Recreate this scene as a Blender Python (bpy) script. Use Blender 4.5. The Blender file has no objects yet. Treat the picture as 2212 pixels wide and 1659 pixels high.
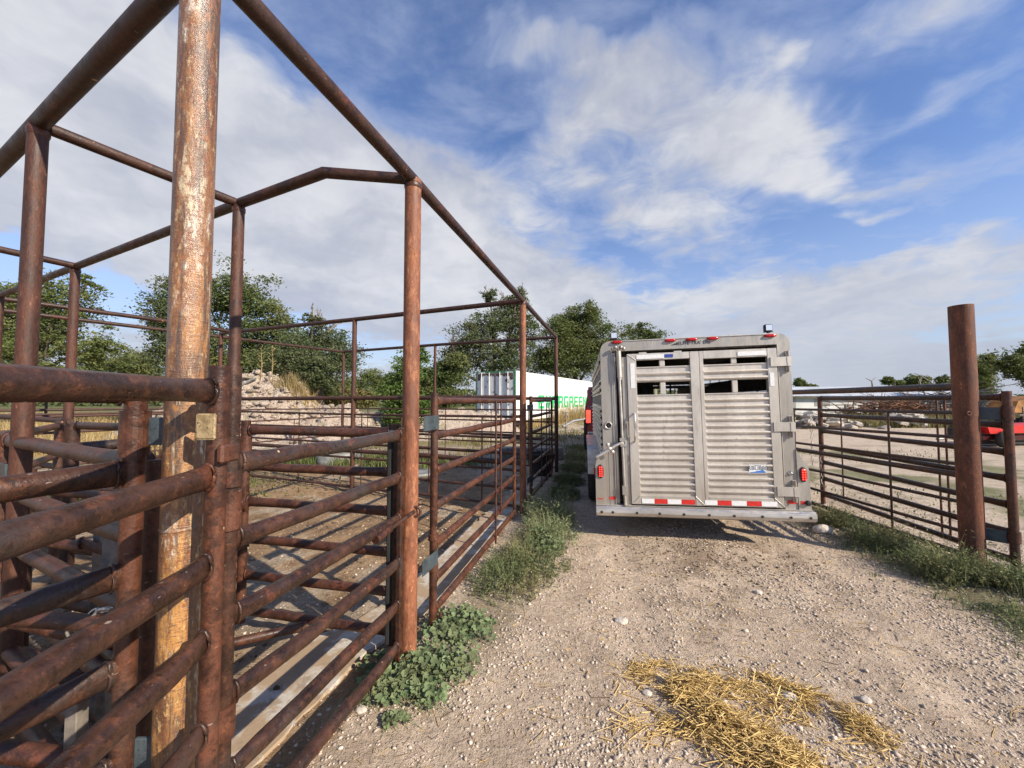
import bpy, math, random
import numpy as np
from mathutils import Vector, Matrix
R = math.radians
sc = bpy.context.scene
col = sc.collection
rnd = random.Random(7)

# ------------------------------------------------------------ camera, light, exposure
EYE = 1.55
F, CX, CY, PITCH = 831.0, 1106.0, 829.5, R(2.4)
cd = bpy.data.cameras.new('camera'); cam = bpy.data.objects.new('camera', cd); col.objects.link(cam)
cam.location = (0, 0, EYE); cam.rotation_euler = (R(90) + PITCH, 0, 0)
cd.sensor_width = 36; cd.lens = 36 * F / 2212; cd.clip_start = 0.05; cd.clip_end = 3000
sc.camera = cam
SUN_DIR = Vector((0.80, -0.60, 0)).normalized() * math.cos(R(31)); SUN_DIR.z = math.sin(R(31))
sd = bpy.data.lights.new('sun', 'SUN'); sun = bpy.data.objects.new('sun', sd); col.objects.link(sun)
sd.energy = 5.0; sd.angle = R(0.6); sd.color = (1.0, 0.89, 0.72)
sun.rotation_euler = SUN_DIR.to_track_quat('Z', 'Y').to_euler()
sun.location = (20, -20, 30)
sc.view_settings.view_transform = 'Standard'; sc.view_settings.look = 'None'
sc.view_settings.exposure = 0.52; sc.view_settings.gamma = 1
sc.cycles.max_bounces = 6; sc.cycles.transparent_max_bounces = 12
sc.cycles.use_denoising = True

def ray(u, v):
    a = (u - CX) / F; b = -(v - CY) / F
    y = math.cos(PITCH) - b * math.sin(PITCH); z = math.sin(PITCH) + b * math.cos(PITCH)
    return a / y, z / y
def at(u, v, Y):
    a, z = ray(u, v); return Vector((a * Y, Y, EYE + z * Y))
def dirn(u, v):
    a, z = ray(u, v); return Vector((a, 1, z)).normalized()

# ------------------------------------------------------------ node helper
class NG:
    def __init__(s, nt): s.nt = nt; s.n = nt.nodes; s.l = nt.links
    def node(s, t, **kw):
        n = s.n.new(t)
        for k, v in kw.items(): setattr(n, k, v)
        return n
    def put(s, sock, v):
        if hasattr(v, 'node'): s.l.new(v, sock)
        elif v is not None:
            if sock.type == 'RGBA' and len(v) == 3: v = (*v, 1)
            sock.default_value = v
    def math(s, op, a, b=None, c=None, clamp=False):
        n = s.node('ShaderNodeMath', operation=op); n.use_clamp = clamp
        for i, x in enumerate((a, b, c)):
            if x is not None: s.put(n.inputs[i], x)
        return n.outputs[0]
    def vmath(s, op, a, b=None):
        n = s.node('ShaderNodeVectorMath', operation=op)
        s.put(n.inputs[0], a)
        if b is not None:
            if op == 'SCALE': s.put(n.inputs['Scale'], b)
            else: s.put(n.inputs[1], b)
        return n.outputs['Value'] if op in ('DOT_PRODUCT', 'LENGTH', 'DISTANCE') else n.outputs[0]
    def mix(s, f, a, b):
        n = s.node('ShaderNodeMix', data_type='RGBA'); s.put(n.inputs[0], f); s.put(n.inputs[6], a); s.put(n.inputs[7], b)
        return n.outputs[2]
    def step(s, x, a, b, lo=0., hi=1.):
        n = s.node('ShaderNodeMapRange', interpolation_type='SMOOTHSTEP')
        s.put(n.inputs[0], x); n.inputs[1].default_value = a; n.inputs[2].default_value = b
        n.inputs[3].default_value = lo; n.inputs[4].default_value = hi
        return n.outputs[0]
    def noise(s, vec, scale, detail=4, rough=.55, dist=0., col=False):
        n = s.node('ShaderNodeTexNoise'); n.inputs['Scale'].default_value = scale
        n.inputs['Detail'].default_value = detail; n.inputs['Roughness'].default_value = rough
        n.inputs['Distortion'].default_value = dist
        if vec is not None: s.put(n.inputs['Vector'], vec)
        return n.outputs['Color' if col else 'Fac']
    def vor(s, vec, scale, feat='F1', out='Distance'):
        n = s.node('ShaderNodeTexVoronoi', feature=feat); n.inputs['Scale'].default_value = scale
        if vec is not None: s.put(n.inputs['Vector'], vec)
        return n.outputs[out]
    def comb(s, x, y, z):
        n = s.node('ShaderNodeCombineXYZ')
        for i, q in enumerate((x, y, z)): s.put(n.inputs[i], q)
        return n.outputs[0]
    def sep(s, v):
        n = s.node('ShaderNodeSeparateXYZ'); s.put(n.inputs[0], v); return n.outputs

# ------------------------------------------------------------ world: Nishita sky with a procedural cloud layer
w = bpy.data.worlds.new('World'); sc.world = w; w.use_nodes = True
g = NG(w.node_tree); w.node_tree.nodes.clear()
out = g.node('ShaderNodeOutputWorld'); bg = g.node('ShaderNodeBackground')
sky = g.node('ShaderNodeTexSky', sky_type='NISHITA'); sky.sun_disc = False
sky.sun_elevation = R(31); sky.sun_rotation = R(126.9); sky.altitude = 1200; sky.air_density = 1.35; sky.dust_density = .35; sky.ozone_density = 3.0
tc = g.node('ShaderNodeTexCoord'); D = tc.outputs['Generated']
dx, dy, dz = g.sep(D)
inv = g.math('DIVIDE', 1.0, g.math('ADD', g.math('MAXIMUM', dz, 0.0), 0.12))
Q = g.comb(g.math('MULTIPLY', dx, inv), g.math('MULTIPLY', dy, inv), 0.0)
warp = g.vmath('SCALE', g.vmath('SUBTRACT', g.noise(D, 3.5, 4, .6, col=True), (.5, .5, .5)), .26)
DW = g.vmath('ADD', D, warp)
def half(p, q, soft, off=0.0):
    n = dirn(*p).cross(dirn(*q)).normalized()      # below-left of the line p->q is positive
    if n.dot(dirn((p[0] + q[0]) / 2 - 200, (p[1] + q[1]) / 2 + 300)) < 0: n = -n
    return g.step(g.vmath('DOT_PRODUCT', DW, tuple(n)), off - soft, off + soft)
def blob(u, v, ru, rv, ang, amp):
    c = dirn(u, v); e1 = (dirn(u + 60 * math.cos(R(ang)), v + 60 * math.sin(R(ang))) - c).normalized(); e2 = c.cross(e1).normalized()
    k = 1 / (F * (1 + ((u - CX) / F) ** 2 + ((v - CY) / F) ** 2) ** .5)
    d = g.vmath('SUBTRACT', DW, tuple(c))
    a = g.math('DIVIDE', g.vmath('DOT_PRODUCT', d, tuple(e1)), ru * k); b = g.math('DIVIDE', g.vmath('DOT_PRODUCT', d, tuple(e2)), rv * k)
    r = g.math('SQRT', g.math('ADD', g.math('MULTIPLY', a, a), g.math('MULTIPLY', b, b)))
    return g.math('MULTIPLY', g.step(r, 1.25, .25), amp)
deck = g.math('MAXIMUM', half((430, 0), (1290, 560), .10, .0), half((1150, 590), (2212, 720), .12, .0))
f1 = g.noise(Q, 2.0, 5, .5, .2); f2 = g.noise(Q, 5.0, 8, .60, .6)
fb = g.math('ADD', g.math('MULTIPLY', f1, .52), g.math('MULTIPLY', f2, .48))
m = g.math('MULTIPLY', deck, .80)
for B in [(1430, 270, 360, 190, 12, .46), (1200, 400, 230, 90, 20, .24), (1690, 330, 240, 100, 25, .30), (1600, 60, 190, 60, 20, .33),
          (1950, 50, 150, 70, -10, .34), (1110, 80, 170, 50, -15, .26), (1730, 100, 50, 34, -20, .16), (2080, 340, 230, 26, -18, .26), (1850, 400, 260, 60, 10, .22), (1250, 180, 220, 60, -20, .2),
          (1750, 560, 300, 55, 5, .30), (2020, 610, 330, 80, -8, .34), (1500, 520, 170, 50, 0, .26), (1560, 470, 120, 50, 0, .2), (1300, 230, 200, 60, -30, .22), (1950, 440, 200, 20, -14, .20), (2160, 520, 200, 60, -10, .34), (1700, 640, 300, 60, 5, .25), (1380, 450, 150, 60, 10, .22), (1320, 90, 160, 60, 0, .24), (1780, 250, 160, 90, 30, .2), (2100, 180, 160, 40, -30, .2), (1000, 200, 120, 40, 30, .18)]:
    m = g.math('ADD', m, blob(*B))
hole = g.math('ADD', blob(30, 570, 300, 80, 8, .62), blob(350, 640, 360, 70, 12, .42))
hole = g.math('ADD', hole, blob(720, 760, 420, 60, 3, .40))
m = g.math('SUBTRACT', m, hole)
den = g.step(g.math('ADD', m, g.math('MULTIPLY', g.math('SUBTRACT', fb, .5), 1.55)), .04, .72)
veil = g.math('MULTIPLY', g.step(g.noise(g.vmath('MULTIPLY', Q, (1., 1.5, 1.)), 2.3, 7, .60, .25), .38, .76), .52)
den = g.math('MAXIMUM', den, veil)
hz = g.step(dz, .46, .02)
den = g.math('MAXIMUM', den, g.math('MULTIPLY', hz, .66))
shade = g.step(g.noise(g.vmath('MULTIPLY', DW, (1.5, 1.5, 3.5)), 2.3, 5, .52), .32, .70)
ccol = g.mix(shade, (4.8, 5.05, 5.9), (7.1, 7.2, 7.5))
ccol = g.mix(g.step(f2, .36, .66), g.vmath('MULTIPLY', ccol, (.955, .96, .97)), g.vmath('MULTIPLY', ccol, (1.04, 1.035, 1.03)))
thin = g.mix(g.step(den, .2, .85), (5.4, 6.1, 7.9), ccol)
g.l.new(sky.outputs[0], bg.inputs[0])
skyc = g.vmath('MULTIPLY', sky.outputs[0], (1.28, 1.32, 1.62))
thin = g.mix(g.step(dz, .30, .02, 0., .75), thin, (4.5, 4.95, 6.0))
colr = g.mix(g.math('MULTIPLY', den, .95), skyc, thin)
g.l.new(colr, bg.inputs[0]); bg.inputs[1].default_value = .0745
g.l.new(bg.outputs[0], out.inputs[0])

# ------------------------------------------------------------ materials
def mat(name):
    m = bpy.data.materials.new(name); m.use_nodes = True
    g = NG(m.node_tree); b = m.node_tree.nodes['Principled BSDF']
    g.tc = g.node('ShaderNodeTexCoord'); g.obj = g.tc.outputs['Object']
    g.geo = g.node('ShaderNodeNewGeometry'); g.pos = g.geo.outputs['Position']
    return m, g, b
def bump(g, b, h, dist=.002, strength=.6):
    n = g.node('ShaderNodeBump'); n.inputs['Strength'].default_value = strength; n.inputs['Distance'].default_value = dist
    g.l.new(h, n.inputs['Height']); g.l.new(n.outputs[0], b.inputs['Normal'])
def simple(name, c, rough=.6, metal=0., var=.15, scale=6., emit=None, bmp=0.):
    m, g, b = mat(name)
    n = g.noise(g.obj, scale, 5, .6)
    c1 = tuple(x * (1 - var) for x in c); c2 = tuple(min(1, x * (1 + var)) for x in c)
    g.put(b.inputs['Base Color'], g.mix(g.step(n, .3, .7), c1, c2))
    b.inputs['Roughness'].default_value = rough; b.inputs['Metallic'].default_value = metal
    if emit: g.put(b.inputs['Emission Color'], c); b.inputs['Emission Strength'].default_value = emit
    if bmp: bump(g, b, g.noise(g.obj, scale * 8, 4, .7), bmp)
    return m
def rust(name, dark, mid, orange, grey, k_or=.5, k_grey=.5, rough=.55, chips=True, vert=False):
    """weathered steel pipe: brown scale, redder rust clouds, grey mill scale, pale weld spatter and scrapes"""
    m, g, b = mat(name)
    P = g.vmath('MULTIPLY', g.pos, (1, 1, .35)) if vert else g.pos
    n1 = g.noise(P, 8., 7, .68, .3); n2 = g.noise(P, 30, 6, .7); n3 = g.noise(P, 3.3, 5, .6); nf = g.noise(P, 130, 3, .6)
    c = g.mix(g.step(n1, .36, .62), dark, mid)
    c = g.mix(g.math('MULTIPLY', g.step(n2, .50 , .70), k_or), c, orange)
    c = g.mix(g.math('MULTIPLY', g.step(n3, .50, .66), k_grey), c, grey)
    c = g.mix(g.step(nf, .30, .55, .35, 0.), c, tuple(x * .35 for x in dark))
    speck = g.step(g.vor(g.pos, 240), .16, .08)
    c = g.mix(g.math('MULTIPLY', speck, g.step(n2, .45, .6, 0., .8)), c, tuple(min(1, x * 1.9) for x in orange))
    if chips:
        v = g.noise(g.pos, 15, 1, .5, 1.2); nn = g.noise(g.pos, 85, 3, .6)
        chip = g.step(g.math('ADD', v, g.math('MULTIPLY', nn, .22)), .915, .935)
        c = g.mix(chip, c, (.50, .24, .11))
        patch = g.step(g.noise(g.pos, 7, 2, .5, .5), .62, .68, 0., .65); c = g.mix(g.math('MULTIPLY', patch, g.step(nn, .35, .6)), c, (.15, .048, .026))
        scr = g.step(g.noise(g.vmath('MULTIPLY', g.pos, (30, 30, 160)), 1., 2, .5), .72, .76, 0., .7); c = g.mix(scr, c, (.30, .24, .20))
        dk = g.step(g.noise(g.vmath('ADD', g.pos, (7., 3., 1.)), 34, 4, .65), .54, .66, 0., .6); c = g.mix(dk, c, tuple(x * .5 for x in dark))
        v2 = g.vor(g.vmath('ADD', g.vmath('MULTIPLY', g.pos, (1, 1, 1.)), (3.3, 1.7, 5.)), 11.); 
        chip2 = g.step(g.math('ADD', v2, g.math('MULTIPLY', nn, .26)), .170, .150)
        c = g.mix(chip2, c, (.50, .36, .24))
    if vert:
        fl = g.noise(g.vmath('MULTIPLY', g.pos, (1, 1, .3)), 85, 4, .7); c = g.mix(g.math('MULTIPLY', g.step(fl, .60, .68), g.step(n1, .42, .58, 0., .65)), c, tuple(min(1, x * 1.5 + .05) for x in orange)); c = g.mix(g.step(fl, .42, .34, 0., .6), c, tuple(x * .6 for x in dark))
    g.put(b.inputs['Base Color'], c)
    g.put(b.inputs['Roughness'], g.step(n1, .3, .75, rough - .12, rough + .2))
    b.inputs['Specular IOR Level'].default_value = .45
    bump(g, b, g.math('ADD', g.math('MULTIPLY', n2, .8), g.math('MULTIPLY', nf, .5)), .0028, .9)
    return m
M = {}
M['rail'] = rust('rusty_rail', (.024, .012, .009), (.066, .029, .018), (.17, .064, .030), (.046, .036, .033), .50, .75, .33)
M['rail_red'] = rust('red_brown_rail', (.038, .015, .010), (.105, .038, .021), (.22, .080, .038), (.058, .040, .033), .5, .5, .42)
M['rail_far'] = rust('far_rail', (.038, .018, .013), (.085, .035, .023), (.16, .064, .037), (.06, .041, .034), .5, .4, .6, chips=False)
M['beam'] = rust('overhead_beam', (.024, .011, .008), (.062, .025, .015), (.12, .046, .025), (.042, .024, .018), .4, .4, .5)
M['post_red'] = rust('post_red', (.042, .017, .011), (.098, .036, .021), (.17, .066, .036), (.068, .038, .030), .5, .3, .6, chips=False, vert=True)
M['post_orange'] = rust('orange_rust_post', (.14, .050, .026), (.27, .10, .048), (.46, .20, .10), (.17, .08, .055), .75, .35, .62, chips=False, vert=True)
M['plate'] = rust('blue_grey_plate', (.035, .048, .056), (.065, .088, .105), (.09, .085, .08), (.11, .135, .15), .3, .5, .4, chips=False)
M['big_post'] = rust('big_right_post', (.075, .027, .016), (.165, .062, .034), (.28, .11, .055), (.12, .048, .029), .6, .5, .75, chips=False, vert=True)
M['galv'] = simple('galvanised', (.30, .30, .29), .45, .5, .35, 14)
M['dirty_galv'] = simple('dirty_galvanised', (.19, .165, .14), .7, .1, .5, 11)
# peeling cream paint over orange rust
m, g, b = mat('peeling_paint'); M['peel'] = m
P = g.vmath('MULTIPLY', g.pos, (1, 1, .16))
a1 = g.noise(P, 26, 7, .7, .6); a2 = g.noise(g.vmath('MULTIPLY', g.pos, (1, 1, .30)), 9, 5, .6); a3 = g.noise(g.vmath('MULTIPLY', g.pos, (1, 1, .45)), 60, 5, .72); a4 = g.noise(g.pos, 3.5, 4, .6); a5 = g.noise(g.vmath('MULTIPLY', g.pos, (.5, .5, 3.0)), 60, 4, .7)
low = g.step(g.sep(g.pos)[2], 1.9, .9)
c = g.mix(g.step(a1, .42, .60), (.11, .046, .020), g.mix(low, (.34, .155, .048), (.44, .215, .062)))
c = g.mix(g.step(a3, .53, .66, 0., .85), c, g.mix(low, (.56, .41, .22), (.60, .40, .17)))
c = g.mix(g.math('MULTIPLY', g.step(a3, .50, .40), g.step(a2, .42, .55)), c, (.25, .10, .04))
c = g.mix(g.math('MULTIPLY', g.step(a2, .57, .66), g.step(a3, .40, .56)), c, (.68, .64, .56))
c = g.mix(g.math('MULTIPLY', g.step(a5, .58, .66), g.step(a4, .50, .58)), c, (.10, .065, .05))
c = g.mix(g.math('MULTIPLY', g.step(g.noise(P, 48, 4, .7), .52, .64), g.step(a4, .38, .55, 0, .85)), c, (.11, .080, .065))
c = g.mix(g.math('MULTIPLY', g.step(g.noise(g.vmath('MULTIPLY', g.pos, (1, 1, .5)), 110, 4, .75), .50, .60), g.step(a4, .62, .40, 0, .75)), c, (.17, .075, .035))
c = g.mix(g.step(g.vor(g.pos, 210), .17, .08, 0., .7), c, (.16, .06, .03))
st1 = g.noise(g.vmath('MULTIPLY', g.pos, (1, 1, .05)), 34, 4, .6); st2 = g.noise(g.vmath('ADD', g.vmath('MULTIPLY', g.pos, (1, 1, .09)), (4., 9., 2.)), 30, 4, .6)
c = g.mix(g.math('MULTIPLY', g.step(st1, .51, .60), g.step(a3, .42, .50, 0., .9)), c, (.085, .052, .038))
c = g.mix(g.math('MULTIPLY', g.step(st2, .57, .63), g.step(a3, .42, .56, 0., .6)), c, (.62, .52, .36))
c = g.mix(g.step(g.noise(g.vmath('MULTIPLY', g.pos, (1, 1, .6)), 190, 3, .7), .52, .62, 0., .55), c, (.14, .07, .04))
g.put(b.inputs['Base Color'], c); g.put(b.inputs['Roughness'], g.step(a2, .4, .65, .46, .26)); b.inputs['Specular IOR Level'].default_value = .8
bump(g, b, g.math('ADD', a3, g.math('MULTIPLY', a5, .7)), .0035, .9)
# tan chalky tag plate
m, g, b = mat('tan_plate'); M['tan'] = m
n = g.noise(g.pos, 45, 6, .7); n2 = g.noise(g.pos, 120, 4, .7)
c = g.mix(g.step(n, .38, .6), (.21, .15, .075), (.40, .30, .165)); c = g.mix(g.step(n2, .58, .66), c, (.06, .045, .03))
g.put(b.inputs['Base Color'], c); b.inputs['Roughness'].default_value = .7; bump(g, b, n2, .001)
# weathered aluminium
def alu(name, c1, c2, rough=.42, metal=.55, streak=(1, 1, .25)):
    m, g, b = mat(name)
    P = g.vmath('MULTIPLY', g.pos, streak)
    n1 = g.noise(P, 4.5, 6, .65, .5); n2 = g.noise(P, 24, 5, .65); n3 = g.noise(g.pos, 1.7, 3, .5); n4 = g.noise(g.pos, 70, 3, .7)
    c = g.mix(g.step(n1, .34, .68), c1, c2)
    c = g.mix(g.step(n2, .50, .75, 0., .45), c, tuple(x * .62 for x in c1))
    c = g.mix(g.step(n4, .60, .72, 0., .35), c, (.30, .24, .18))
    if 'trim' in name: c = g.mix(g.step(g.noise(g.vmath('MULTIPLY', g.pos, (1, 1, .45)), 4.2, 3, .6, .4), .64, .67, 0., .75), c, (.70, .67, .61))
    c = g.mix(g.step(g.noise(g.vmath('MULTIPLY', g.pos, (1, 1, .12)), 16, 4, .7), .58, .74, 0., .35), c, (.24, .21, .17))
    lowz = g.step(g.sep(g.pos)[2], 1.1, .25, 0., .5)   # dried road dust low on the panels
    c = g.mix(g.math('MULTIPLY', lowz, g.step(n3, .3, .7)), c, (.36, .30, .24))
    g.put(b.inputs['Base Color'], c); g.put(b.inputs['Roughness'], g.step(n2, .3, .7, rough - .08, rough + .18)); b.inputs['Metallic'].default_value = metal
    bump(g, b, g.math('ADD', n2, g.math('MULTIPLY', n4, .3)), .0012, .5)
    return m
M['alu'] = alu('weathered_aluminium', (.50, .465, .415), (.64, .605, .555))
M['alu_dark'] = alu('aluminium_trim', (.36, .335, .30), (.46, .435, .395))
M['alu_bright'] = alu('polished_bumper', (.50, .47, .43), (.72, .69, .65), .34, .75, (.35, .35, 2))
M['alu_panel'] = alu('door_panel_aluminium', (.55, .505, .445), (.68, .635, .575), .40, .5)
M['alu_shade'] = alu('inner_shade_aluminium', (.030, .028, .025), (.05, .047, .042), .8, .0)  # near black: the shade inside the trailer is put into this colour
M['white_tape'] = simple('white_reflector', (.74, .75, .76), .4, 0, .06, 30)
M['red_tape'] = simple('red_reflector', (.55, .025, .02), .4, 0, .2, 30)
M['red_lens'] = simple('red_lens', (.42, .008, .012), .18, 0, .1)
m, g, b = mat('lit_red_led'); M['led'] = m
b.inputs['Base Color'].default_value = (.8, .03, .02, 1); b.inputs['Emission Color'].default_value = (1, .05, .03, 1); b.inputs['Emission Strength'].default_value = 2.2
M['black'] = simple('black_rubber', (.018, .018, .018), .7, 0, .3)
M['blackgloss'] = simple('black_gloss', (.02, .02, .022), .25, 0, .2)
M['tyre'] = simple('dusty_tyre', (.035, .032, .03), .9, 0, .35, 20)
M['chrome'] = simple('chrome', (.62, .62, .62), .15, .95, .05)
M['chain'] = simple('chain_steel', (.50, .48, .44), .35, .8, .3, 40)
m, g, b = mat('lamp_glass'); M['glass'] = m
b.inputs['Base Color'].default_value = (.75, .8, .85, 1); b.inputs['Roughness'].default_value = .08; b.inputs['Metallic'].default_value = .5
M['blue'] = simple('blue_sticker', (.03, .06, .30), .4)
M['navy'] = simple('dark_lettering', (.03, .035, .05), .5)
M['plate_white'] = simple('plate_white', (.78, .80, .82), .35, 0, .03)
M['plate_blue'] = simple('plate_blue', (.06, .18, .5), .4, 0, .2)
M['truck'] = simple('maroon_truck_paint', (.055, .012, .014), .25, .1, .2, 3)
M['truck_glass'] = simple('dark_glass', (.015, .018, .02), .05, 0, .1)
# container paint
m, g, b = mat('container_white'); M['cont'] = m
n = g.noise(g.pos, .9, 5, .6); n2 = g.noise(g.vmath('MULTIPLY', g.pos, (1, 1, .25)), 7, 5, .7)
c = g.mix(g.step(n, .35, .65), (.76, .77, .74), (.84, .84, .81)); c = g.mix(g.step(n2, .54, .70, 0., .6), c, (.52, .42, .31)); c = g.mix(g.step(g.math('ADD', g.sep(g.pos)[2], g.noise(g.pos, 2.5, 4, .6)), 1.7, .9, 0., .5), c, (.50, .43, .34))
g.put(b.inputs['Base Color'], c); b.inputs['Roughness'].default_value = .55
m, g, b = mat('container_door_white'); M['cont_door'] = m
n = g.noise(g.pos, 1.6, 5, .65, .3); n2 = g.noise(g.vmath('MULTIPLY', g.pos, (1, 1, .2)), 8, 4, .7)
c = g.mix(g.step(n2, .4, .7, 0., .5), (.70, .72, .72), (.50, .50, .47)); c = g.mix(g.step(n, .60, .63), c, (.12, .07, .05))
g.put(b.inputs['Base Color'], c); b.inputs['Roughness'].default_value = .6
M['peeled'] = simple('peeled_brown', (.13, .08, .06), .8, 0, .3, 9)
m, g, b = mat('worn_green_paint'); M['green'] = m
n = g.noise(g.pos, 6, 6, .7); c = g.mix(g.step(n, .60, .68, 0., .8), (.03, .40, .14), (.66, .70, .64)); g.put(b.inputs['Base Color'], c); b.inputs['Roughness'].default_value = .6
M['dkgreen'] = simple('dark_green_frame', (.06, .18, .09), .6, 0, .35, 6)
M['metalroof'] = simple('metal_roof', (.50, .53, .56), .5, .1, .12, .6)
M['shed_white'] = simple('shed_wall', (.62, .63, .62), .7, 0, .12, .5)
M['red_paint'] = simple('red_machine_paint', (.55, .02, .015), .4, 0, .2, 4)
M['ochre'] = simple('ochre_rusted_machine', (.30, .13, .03), .7, 0, .4, 3)
M['wood'] = simple('dead_wood', (.25, .225, .20), .85, 0, .35, 5)
M['bark'] = simple('bark', (.10, .082, .066), .9, 0, .35, 8)
M['branch_brown'] = simple('brown_brush', (.20, .095, .05), .9, 0, .35, 3)
M['concrete_block'] = simple('broken_concrete', (.44, .40, .355), .9, 0, .25, 5, bmp=.01)
M['grey_plastic'] = simple('grey_galvanised_tank', (.20, .205, .20), .6, 0, .3, 6)
def leaf(name, c1, c2, c3, scale=1.2, trans=.35):
    m, g, b = mat(name)
    ge = g.node('ShaderNodeNewGeometry'); ri = ge.outputs['Random Per Island']
    n = g.noise(g.pos, scale, 3, .5)
    c = g.mix(ri, c1, c2); c = g.mix(g.step(n, .42, .68, 0., .8), c, c3)
    g.put(b.inputs['Base Color'], c); b.inputs['Roughness'].default_value = .65; b.inputs['Specular IOR Level'].default_value = .25
    tr = g.node('ShaderNodeBsdfTranslucent'); g.put(tr.inputs[0], c); mx = g.node('ShaderNodeMixShader'); mx.inputs[0].default_value = trans
    g.l.new(b.outputs[0], mx.inputs[1]); g.l.new(tr.outputs[0], mx.inputs[2])
    g.l.new(mx.outputs[0], m.node_tree.nodes['Material Output'].inputs[0])
    return m
M['elm'] = leaf('elm_leaves', (.10, .135, .042), (.175, .21, .07), (.21, .22, .085), .8)
M['elm_dark'] = leaf('dark_elm_leaves', (.078, .112, .036), (.150, .185, .058), (.19, .20, .075), .5)
M['elm_grey'] = leaf('greyish_leaves', (.09, .125, .052), (.14, .175, .078), (.15, .15, .08), .7)
M['bright'] = leaf('bright_shrub', (.09, .16, .035), (.16, .24, .06), (.13, .17, .05), 1.5)
M['mallow'] = leaf('mallow_leaves', (.12, .175, .08), (.23, .29, .14), (.20, .22, .11), 6, .2)
M['weed'] = leaf('feathery_weed', (.19, .235, .115), (.29, .32, .17), (.27, .27, .14), 4, .3)
M['grass'] = leaf('verge_grass', (.12, .155, .065), (.21, .24, .11), (.29, .26, .13), 2.5, .3)
M['drygrass'] = leaf('dry_grass', (.38, .27, .12), (.52, .40, .20), (.30, .24, .11), .5, .3)
M['olive'] = leaf('olive_scrub', (.15, .155, .055), (.24, .22, .09), (.32, .25, .12), .35, .3)
M['straw'] = leaf('straw_stalks', (.50, .33, .11), (.92, .72, .36), (.74, .54, .22), 8, .15)
M['twig'] = simple('brown_twigs', (.16, .11, .07), .85, 0, .3)

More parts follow.
